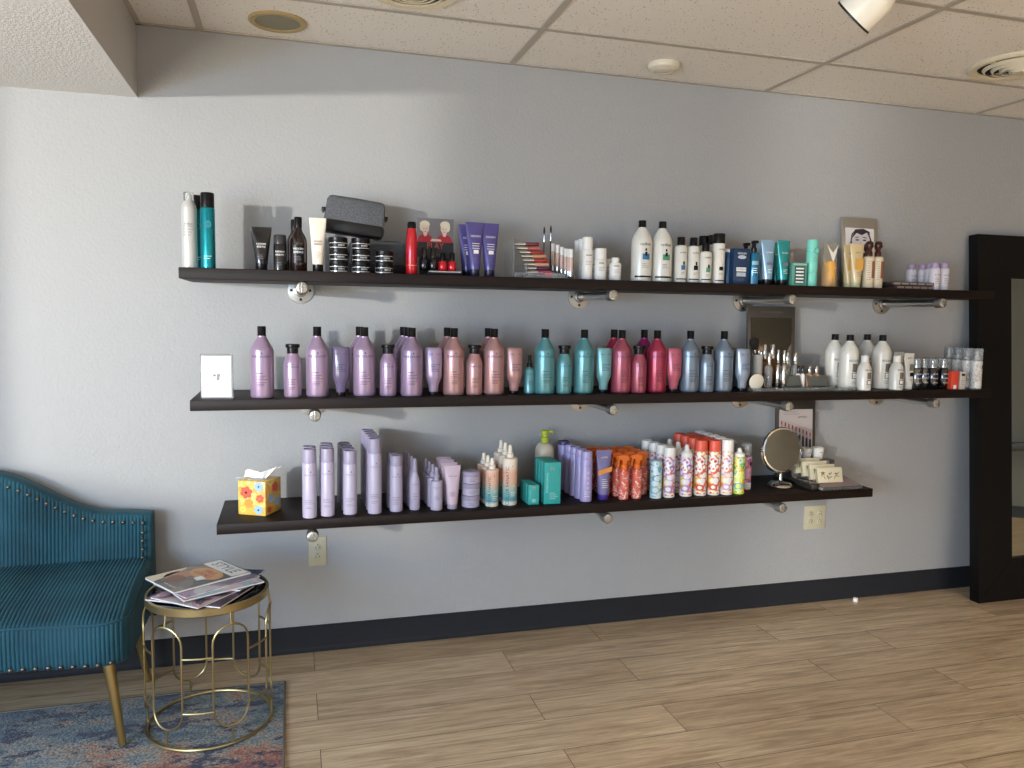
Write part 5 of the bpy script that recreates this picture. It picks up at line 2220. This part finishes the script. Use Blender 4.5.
# ---- white litre bottles and companions
put('WL', litre_white('abc'), 2.041, -.265, S2, 'large white shampoo bottle on the middle shelf, front left', 'shampoo', 'large white bottles on the middle shelf')
put('WL', None, 2.036, -.17, S2, 'large white shampoo bottle on the middle shelf, leftmost, behind the make-up palettes', 'shampoo', 'large white bottles on the middle shelf')
put('WV', litre_white('vol'), 2.220, -.265, S2, 'large white shampoo bottle on the middle shelf, front right', 'shampoo', 'large white bottles on the middle shelf')
put('WV', None, 2.241, -.14, S2, 'large white shampoo bottle on the middle shelf, at the back between the front two', 'shampoo', 'large white bottles on the middle shelf')
put('W3', b300_abc, 2.069, -.335, S2, 'small white bottle with black label between the two large front ones', 'conditioner', 'small white bottles on the middle shelf')
put('W3', None, 2.244, -.335, S2, 'small white bottle with black label right of the large ones', 'conditioner', 'small white bottles on the middle shelf')


def deco_rt(b, rb, h):
    b.text('REDKEN', .0075, P_BLACK, h*.86, y=b.ys(h*.84))
    b.band(None, h*.52, .030, -.008, .014, plast('label_taupe', '6f675c'), sy=b.ys(h*.55))
    b.band(None, h*.36, .018, -.008, .010, P_BLACK, sy=b.ys(h*.38))
    lines(b, None, h*.28, 2, .02, P_INKL, .007, sy=b.ys(h*.22))


put('rtube', tube(P_WHITEP, P_WHITE, .166, .056, .022, .0195, deco_rt), 2.334, -.31, S2, 'white squeeze tube with black label, in front', 'hair mask', 'white squeeze tubes')
put('rtube', None, 2.375, -.20, S2, 'white squeeze tube behind the small white bottle', 'hair mask', 'white squeeze tubes')
P_SILB = mat('silver_black_bottle', '6a6a6c', .14, .9)
P_BLKB = mat('glossy_black_bottle', '101012', .1, coat=.8)
for i, (k_, M, xx, yy, lb) in enumerate((
        ('bsS', P_SILB, 2.376, -.31, 'silver spray bottle with clear cap, left one'),
        ('bsS', P_SILB, 2.438, -.29, 'silver spray bottle with clear cap, right one'),
        ('bsK', P_BLKB, 2.470, -.31, 'glossy black spray bottle with clear cap, left one'),
        ('bsK', P_BLKB, 2.531, -.31, 'glossy black spray bottle with clear cap, right one'),
        ('bsK', P_BLKB, 2.529, -.21, 'glossy black spray bottle with clear cap, left of the two at the back'),
        ('bsK', P_BLKB, 2.591, -.22, 'glossy black spray bottle with clear cap, right of the two at the back'))):
    put(k_, black_spray_set(M, P_INKW), xx, yy, S2, lb, 'styling spray', 'silver and black spray bottles')


def deco_red(b, w_, d_, h):
    b.box(-w_*.20, w_*.20, -d_/2-.0006, -d_/2, h*.04, h*.24, P_INKW)


def deco_wb(b, w_, d_, h):
    b.box(-w_*.25, w_*.30, -d_/2-.0006, -d_/2, h*.76, h*.90, P_INK)
    lines(b, None, h*.5, 3, w_*.6, P_INKL, .01, sy=-d_/2)


put('rbox', carton(.042, .035, .085, plast('orange_red_box', 'cf4530', .4), deco_red), 2.561, -.335, S2, 'small orange-red box near the right end of the middle shelf', 'product box')
put('wbox', carton(.034, .035, .082, plast('grey_white_box', 'bcb6ae', .4), deco_wb), 2.604+.002, -.335, S2, 'small grey-white box beside the orange-red one', 'product box')
PRT = pattern('white_speckle_print', 'd0ccc6', ['a9a29c', 'd9d5cf', 'c4beb8', '8f8984'], 150)
for i, (xx, yy, lb) in enumerate(((2.703, -.330, 'rightmost on the middle shelf'), (2.700, -.28, 'second from the right end'), (2.710, -.215, 'third from the right end, behind the small boxes'), (2.701, -.170, 'fourth from the right end'))):
    put('dsh', clear_cap_print(.190, .0255, PRT), xx, yy, S2, 'white speckled bottle with tall clear cap, %s' % lb, 'dry shampoo', 'white speckled bottles with clear caps')

# ================================================================== BOTTOM SHELF


def tissue():
    root = empty('tissue_box')
    M = pattern('floral_tissue_print', 'd9ae4a', ['d99a44', 'dcc878', 'd8b45a', 'e0d8b8', 'd8c070', 'd69a50', 'd9b24a'], 22)
    M.node_tree.nodes['Principled BSDF'].inputs['Roughness'].default_value = .45
    s_ = .056
    b = MB(M)
    b.box(-s_, s_, -s_, s_, .0005, .128, M, .001)
    y = -s_-.0008
    pr, po, pb_ = mat('poppy_red', 'c9543c', .5), mat('petal_orange', 'd98c34', .5), mat('petal_blue', '8fb0cc', .5)
    for (cx, cz, rr, c_, rim) in ((-.022, .085, .024, pr, M_BLACK), (.030, .110, .018, pb_, M_BLACK), (.034, .065, .016, pr, po), (.028, .022, .018, pb_, M_BLACK), (-.012, .045, .018, po, po), (-.036, .020, .013, mat('petal_yellow', 'e0c458', .5), po)):
        for k in range(6):
            a = k*PI/3+.3
            ex, ez = cx+rr*.55*math.cos(a), cz+rr*.5*math.sin(a)
            ex = max(-s_+rr*.5, min(s_-rr*.5, ex))
            b.ellipse(ex, ez, rr*.52, rr*.42, y-.0002*k, c_, 12, rot=a)
        b.ellipse(cx, cz, rr*.22, rr*.18, y-.0020, rim, 10)
    # side facing right
    for (cy, cz, rr, c_) in ((.012, .098, .022, pr), (-.018, .060, .020, pb_), (.026, .040, .020, pb_), (-.030, .020, .014, pr)):
        for k in range(5):
            a = k*PI*2/5
            pts = []
            ey, ez = cy+rr*.55*math.cos(a), cz+rr*.5*math.sin(a)
            for q in range(12):
                t_ = 2*PI*q/12
                pts.append((s_+.0008+.0002*k, ey+rr*.5*math.cos(t_), ez+rr*.4*math.sin(t_)))
            b.poly(pts, c_)
    b.ellipse(0, 0, .001, .001, 0, M, 4)
    b.build('carton', root)
    Ms = mat('slot_film', '8a8c90', .3)
    MB(Ms).lathe([(0, .1286), (.040, .1286, .028), (.040, .1292, .028), (0, .1292, 0)], Ms, seg=24).build('opening', root)
    Mt = mat('white_tissue', 'e6e5e2', .9)
    t_ = MB(Mt)
    n, m_ = 15, 8
    rnd = random.Random(3)
    rows = []
    for j in range(m_+1):
        v = j/m_
        row = []
        for i in range(n+1):
            u = i/n*2-1
            wid = .022 + .066*v
            x = u*wid
            zt_ = .128 + v*(.022 + .034*max(0, u)**1.2 + .016*math.exp(-((u+.35)/.25)**2)) - (.022*v*v if u < -.7 else 0)
            y_ = .012*math.sin(u*9+v*2)*(.35+.65*v) + (-.014*v)
            row.append(t_.bm.verts.new((x, y_, zt_)))
        rows.append(row)
    for a, b_ in zip(rows, rows[1:]):
        for i in range(n):
            t_.face([a[i], a[i+1], b_[i+1], b_[i]], 0)
    rows = []
    for j in range(m_+1):
        v = j/m_
        row = []
        for i in range(n+1):
            u = i/n*2-1
            x = u*(.018+.060*v)+.006*v
            zt_ = .128 + v*(.016 + .034*max(0, u)) - .012*v*v*(u < -.5)
            y_ = .010+.014*math.sin(u*7+1+v)*(.3+.7*v)
            row.append(t_.bm.verts.new((x, y_, zt_)))
        rows.append(row)
    for a, b_ in zip(rows, rows[1:]):
        for i in range(n):
            t_.face([a[i], a[i+1], b_[i+1], b_[i]], 0)
    to = t_.build('tissue', root, sharp=None)
    sm = to.modifiers.new('s', 'SOLIDIFY')
    sm.thickness = .0008
    return root


put('tissue', tissue, -.528, -.215, S3, 'yellow and orange flower print tissue box with a white tissue sticking out', 'tissue box', rz=-.50)


def row(key, builder, x, y0, dy, n, label, cat, group, dx=0.0, z=None, rz=0.0):
    for i in range(n):
        put(key, builder, x+dx*i, y0+dy*i, (z or S3), (label % ORD[i]) if n > 1 else label, cat, group, rz=rz+random.uniform(-.08, .08))


CA = can(P_CAN, P_CANCAP, .0258, .258, .052, deco=deco_pur, nm='aerosol_can')
row('ca', CA, -.348, -.338, .058, 2, 'pale lilac aerosol can in the first row from the left, %s', 'hair spray', 'pale lilac cans, first row')
row('cb', can(P_CAN, P_CANCAP, .0254, .256, .050, deco=deco_pur), -.283, -.325, .057, 3, 'pale lilac aerosol can in the second row from the left, %s', 'hair spray', 'pale lilac cans, second row')
row('cc', can(P_CAN, P_CANCAP, .0256, .244, .050, deco=deco_pur), -.200, -.318, .060, 4, 'pale lilac aerosol can in the third row from the left, %s', 'hair spray', 'pale lilac cans, third row', dx=-.004)
row('cd', can(P_CAN, P_CANCAP, .0258, .288, .056, deco=deco_pur), -.109, -.325, .056, 5, 'extra tall pale lilac aerosol can, %s in its row', 'hair spray', 'extra tall pale lilac cans', dx=-.002)
row('ce', can(P_CAN, P_CANCAP, .0242, .218, .040, deco=deco_pur), -.026, -.312, .060, 2, 'shorter pale lilac can right of the tallest row, %s', 'hair spray', 'shorter pale lilac cans', dx=-.006)


def mist():
    root = empty('mist_bottle')
    r = .0205
    M = P_CAN
    b = MB(M)
    b.lathe([(0, .0005), (r-.002, .0005), (r, .004), (r, .105), (r-.003, .122), (.012, .138), (.0095, .148), (0, .148)], M, seg=22)
    b.text('PUREOLOGY', .006, P_INKL, .102, r=r)
    lines(b, r, .064, 3, .026, P_INKL, .010)
    b.build('bottle', root)
    c = MB(P_CANCAP)
    c.lathe([(.0105, .147), (.0105, .165), (.0090, .172), (.0082, .196), (.0060, .200), (0, .200)], P_CANCAP, seg=16)
    c.tube([(0, -.004, .190), (0, -.0095, .190)], .003, P_CANCAP, 8)
    c.build('pump', root)
    return root


row('mist', mist, .047, -.303, .056, 4, 'slim lilac mist bottle with pointed pump, %s in its row', 'hair mist', 'slim lilac mist bottles', dx=-.004)
row('spr', spray_small(P_CAN, .169, .0232, .116, P_CANCAP, P_INKL), .128, -.326, .058, 4, 'short lilac spray bottle, %s in its row', 'leave-in spray', 'short lilac spray bottles', dx=-.004)
row('ltube', tube(mat('pinkish_lilac_tube', 'bda9b6', .35), P_CANCAP, .170, .064, .020, .0205, pur_tube_deco), .192, -.318, .062, 4, 'pinkish lilac squeeze tube, %s in its row', 'conditioner', 'pinkish lilac squeeze tubes', dx=.0)
JL = ['bottom', 'middle', 'top']
for k in range(3):
    put('ljar', jar(P_CAN, P_CANCAP, .0362, .0475, .019, lambda b, r, h: (b.text('PUREOLOGY', .0065, P_INKL, h*.36, r=r-.001), lines(b, r-.001, h*.22, 1, .03, P_INKL)), nm='hair_mask_jar'), .270+.001*k, -.298, S3+.0477*k, 'wide lilac jar, %s of the stack on the bottom shelf' % JL[k], 'jar', 'stacked lilac jars')

row('crs', cream_spray(.193, .0262, .148), .354, -.310, .057, 3, 'small cream and teal spray bottle, %s in its row', 'leave-in spray', 'small cream and teal spray bottles', dx=-.003)
row('crl', cream_spray(.240, .0300, .190), .430, -.300, .063, 3, 'tall cream and teal spray bottle, %s in its row', 'leave-in spray', 'tall cream and teal spray bottles', dx=-.002)

P_TB = plast('turquoise_carton', '2f9a94', .45)


def deco_moroc(b, w_, d_, h):
    y = -d_/2
    Mo = mat('print_soft_white', 'a9cfca', .5)
    b.text('M', .020, mat('print_copper', 'b88a6a', .4), h*.84, y=y)
    b.text('MOROCCANOIL', h*.065, Mo, h*.52, y=y, u=-w_*.32, vert=True)
    lines(b, None, h*.26, 4, w_*.5, Mo, h*.045, .0018, sy=y, u=w_*.08)


for i in range(4):
    put('tbb', carton(.068, .030, .170, P_TB, deco_moroc), .600-.001*i, -.322+.034*i, S3, 'tall turquoise box, %s in its row' % ORD[i], 'product box', 'tall turquoise boxes', rz=-.06)
for i in range(4):
    put('tbs', carton(.044, .026, .080, P_TB, deco_moroc), .523-.001*i, -.318+.029*i, S3, 'small turquoise box, %s in its row' % ORD[i], 'product box', 'small turquoise boxes', rz=-.05)
put('lotion', lotion_bottle, .641, -.100, S3, 'milky bottle with lime green pump behind the turquoise boxes', 'lotion')

P_PC = mat('lavender_can', '9a90bc', .38, coat=.2)


def deco_pc(b, r, h):
    b.text('amika', .012, mat('ink_violet', '6a5fa0', .5), h*.72, r=r)
    for k in range(4):
        b.ellipse(.0, h*(.28+.10*k), .007, .006, -r-.0006, mat('ink_pale_violet', 'b4acd0', .5), 12)
    lines(b, r, h*.20, 3, .026, P_INKW, .009)


row('pc', can(P_PC, P_PC, .0245, .209, .030, deco=deco_pc), .752, -.315, .054, 4, 'tall lavender can, %s in its row', 'dry shampoo', 'tall lavender cans', dx=-.004)
put('pcd', can(P_PC, plast('dark_violet_cap', '3a3560', .35), .0265, .214, .016, deco=deco_pc), .736, -.082, S3, 'tall lavender can with dark violet top, at the back of its row', 'dry shampoo')
put('amt', tube(plast('violet_grey_tube', '6f6a94', .35, coat=.2), plast('royal_purple_cap', '3a2a7c', .35), .207, .068, .024, .0225, amika_tube_deco), .834, -.300, S3, 'violet squeeze tube with an orange diagonal stripe and purple cap', 'hair mask')


def ink_spray(b, r, h):
    b.text('amika', .0095, P_INKW, h*.86, r=r)


TRG = trigger(A_ORS, A_ORANGE, .0212, .108, ink_spray)
cw = ['leftmost row', 'second row', 'third row', 'fourth row']
for c_, (xx, y0, n) in enumerate(((.870, -.235, 3), (.918, -.318, 4), (.980, -.312, 4), (1.036, -.250, 3))):
    for i in range(n):
        put('trg', TRG, xx-.002*i, y0+.064*i, S3, 'coral spray bottle with orange trigger, %s of the %s from the left' % (['front', 'second', 'third', 'fourth'][i], cw[c_]), 'trigger spray', 'coral spray bottles with orange triggers', rz=random.uniform(-.15, .15))
put('bcan', can(A_BLUE, mat('flat_steel_top', '9fb4bc', .35, .3), .0245, .163, .006, deco=lower_band(P_WHITE)), 1.062, -.325, S3, 'short pale blue patterned can without a cap, right of the orange triggers', 'dry shampoo')
row('lc1', can(A_LILAC, P_WHITE, .0255, .214, .040, deco=lower_band(P_WHITE), dome=False), 1.124, -.320, .064, 4, 'lilac patterned can with a white cap, %s in its row', 'styling mousse', 'lilac patterned cans with white caps', dx=-.004)
row('lc2', can(A_LILAC, P_WHITE, .0262, .221, .052, deco=lower_band(P_WHITE), dome=True), 1.206, -.318, .075, 3, 'lilac patterned can with a pointed white nozzle, %s in its row', 'styling mousse', 'lilac patterned cans with pointed nozzles', dx=-.002)
row('cc1', can(A_CORAL, A_CAPC, .0272, .240, .048, deco=lower_band(P_WHITE)), 1.276, -.315, .062, 4, 'coral patterned can with coral cap in the left row, %s', 'hair spray', 'coral patterned cans, left row', dx=-.002)
row('cc2', can(A_CORAL, A_CAPC, .0272, .238, .048, deco=lower_band(P_WHITE)), 1.338, -.318, .062, 4, 'coral patterned can with coral cap in the right row, %s', 'hair spray', 'coral patterned cans, right row', dx=-.001)
row('wc', can(A_PINKM, P_WHITE, .0272, .240, .050, deco=lower_band(P_WHITE)), 1.396, -.325, .062, 5, 'pale patterned can with tall white cap, %s in its row', 'hair spray', 'pale patterned cans with white caps', dx=.002)
put('gcan', can(A_GREEN, P_WHITE, .0255, .200, .036, deco=lower_band(mat('lime_print', 'b8cc3a', .4)), dome=True), 1.456, -.325, S3, 'lime green patterned can with white nozzle, in front at the end of the cans', 'styling mousse')
CCP = clear_cap_print(.208, .0245, A_PURP)
put('pcc', CCP, 1.535, -.255, S3, 'magenta patterned bottle with tall clear cap, right of the lime green can', 'hair oil', 'magenta patterned bottles with clear caps')
put('pcc', None, 1.500, -.185, S3, 'magenta patterned bottle with tall clear cap, behind the lime green can', 'hair oil', 'magenta patterned bottles with clear caps')

# ---- round mirror on a chrome foot
rm = empty('makeup_mirror', (1.727, -.240, S3))
MB().lathe([(0, .0005), (.054, .0005), (.057, .004), (.054, .012), (.044, .020), (.016, .024), (.009, .028), (.0075, .032), (.0075, .075), (0, .075)], mat('chrome', 'c4c4c2', .1, 1), seg=36).build('foot', rm)
MC = mat('chrome', 'c4c4c2', .1, 1)
yk = MB()
ar_ = []
for i in range(25):
    a = PI + PI*i/24
    ar_.append((.108*math.cos(a)*.985, 0, .168 + .104*math.sin(a)))
yk.tube(ar_, .003, MC, 8)
yk.tube([(0, 0, .050), (0, 0, .064)], .006, MC, 10)
yk.build('yoke', rm)
hd_ = MB()
hd_.lathe([(0, -.008), (.088, -.008), (.100, -.005), (.1035, 0), (.1005, .006), (.094, .0075), (.093, .0062)], MC, seg=48, axis=(0, -1, 0))
hd_.tube([(-.112, 0, 0), (-.101, 0, 0)], .007, MC, 10)
hd_.tube([(.101, 0, 0), (.112, 0, 0)], .007, MC, 10)
ho = hd_.build('mirror_rim', rm, loc=(0, 0, .168), rot=(-.08, 0, 0))
MB().lathe([(0, .0064), (.0932, .0064)], mat('round_mirror_glass', 'bdbfba', .02, 1), seg=48, axis=(0, -1, 0)).build('mirror_glass', ho)
tag(rm, 'round chrome make-up mirror on a foot, on the bottom shelf', 'mirror')


# ---- lipstick poster panel
def poster():
    root = empty('poster_stand', rot=(-.06, 0, 0))
    M = mat('bronze_panel_dark', '4a443e', .4, .3)
    b = MB(M)
    b.box(-.110, .110, 0, .010, 0, .395, M, .0015)
    b.build('panel', root)
    p = MB(mat('poster_paper', 'b9aca6', .4))
    p.box(-.093, .093, -.0015, 0, .10, .325, p.mats[0])
    y = -.0019
    for i in range(9):
        x = -.080 + .020*i
        zt = .272 - .0075*i
        p.poly([(x-.006, y, .112), (x+.006, y, .112), (x+.006, y, zt-.032), (x-.006, y, zt-.032)], mat('print_tube_navy', '22283c', .4))
        p.poly([(x-.0045, y-.0003, zt-.034), (x+.0045, y-.0003, zt-.034), (x+.0045, y-.0003, zt-.018), (x-.0045, y-.0003, zt-.018)], mat('print_tube_silver', '8f9098', .4))
        p.poly([(x-.0038, y-.0003, zt-.019), (x+.0038, y-.0003, zt-.019), (x+.0038, y-.0003, zt-.004), (x-.001, y-.0003, zt), (x-.0038, y-.0003, zt-.004)], mat('print_lip_%s' % ['rose', 'wine'][i % 2], ['a8323c', '7c2430'][i % 2], .4))
    p.text('LIPSTICK', .013, P_INK, .287, y=y, u=.035)
    lines(p, None, .312, 2, .12, P_INKL, .010, sy=y, u=-.01)
    p.build('poster', root)
    return root


put('poster', poster, 1.935, -.062, S3+.001, 'dark display panel with a poster of a row of lipsticks, behind the round mirror', 'poster', rot=(-.06, 0, 0))


def cup():
    root = empty('white_cup')
    b = MB(P_WHITE)
    b.lathe([(0, .0005), (.020, .0005), (.022, .002), (.0295, .052), (.0295, .056), (.027, .056), (.020, .006), (0, .006)], P_WHITE, seg=26)
    b.band(.0265, .034, .002, -.008, .008, P_INKL)
    b.build('cup_body', root)
    return root


rs = MB(P_CLEAR)
rs.box(1.895, 2.085, -.150, -.085, Z3+.0006, Z3+.094, P_CLEAR, .002)
tag(rs.build('acrylic_riser'), 'clear acrylic riser block under the white cups', 'riser')
put('cup', cup, 1.945, -.118, Z3+.0945, 'small white cup on the clear riser, left one', 'cup', 'small white cups')
put('cup', None, 2.012, -.118, Z3+.0945, 'small white cup on the clear riser, right one', 'cup', 'small white cups')

# sloped tray with cards
Mdk = mat('dark_tray_acrylic', '2a2826', .15, coat=.4)
sl = MB(P_CLEAR)
X0, X1 = 1.862, 2.072
sl.prism([(0, 0), (1, 0)], 0, 0, P_CLEAR) if False else None
k = sl.mi(P_CLEAR)
pf = [(-.362, .001), (-.362, .013), (-.150, .052), (-.150, .001)]
A = [sl.bm.verts.new((X0, y_, Z3+z_)) for y_, z_ in pf]
B = [sl.bm.verts.new((X1, y_, Z3+z_)) for y_, z_ in pf]
sl.face(A, k)
sl.face(B[::-1], k)
for i in range(4):
    sl.face([A[i], B[i], B[(i+1) % 4], A[(i+1) % 4]], k)
tray_o = sl.build('sloped_display_tray')
ps = MB(mat('mauve_insert', 'a38a88', .4))
A = [ps.bm.verts.new((x_, y_, Z3+z_)) for x_, y_, z_ in ((X0+.004, -.358, .0147), (X1-.004, -.358, .0147), (X1-.004, -.154, .0523), (X0+.004, -.154, .0523))]
ps.face(A, 0)
ps.build('mauve_insert', tray_o)
tag(tray_o, 'clear sloped display tray with a mauve insert at the right end of the bottom shelf', 'tray')
db = MB(Mdk)
db.box(1.815, 1.856, -.345, -.110, Z3+.0006, Z3+.030, Mdk, .003)
tag(db.build('black_display_base'), 'low glossy black base between the round mirror and the sloped tray', 'stand')


def card():
    M = mat('cream_card_box', 'cdc3a4', .5)
    b = MB(M)
    b.box(-.064, .064, -.008, .008, 0, .068, M, .001)
    mk = mat('card_brown_drawing', '5c5040', .6)
    rnd = random.Random(5)
    for cx in (-.038, -.004, .030):
        for k in range(5):
            a = rnd.uniform(0, PI)
            b.ellipse(cx+rnd.uniform(-.010, .010), .034+rnd.uniform(-.014, .014), .011, .0016, -.0086, mk, 8, rot=a)
        b.ellipse(cx, .040, .0035, .0045, -.0088, mk, 8)
    for k in range(12):
        z = .004+.0052*k
        b.box(-.0644, -.064, -.007, .007, z, z+.0018, mk)
    return b.build('card_box')


for i in range(4):
    y = -.318+.040*i
    zz = .0147 + (y+.358)*(.0376/.204) + .0034
    put('cbox', card, 1.930-.010*i, y, Z3+zz, 'cream box with brown drawings standing on the sloped tray, %s' % ORD[i], 'soap box', 'cream boxes with brown drawings', rot=(-.22, .0, -.04))
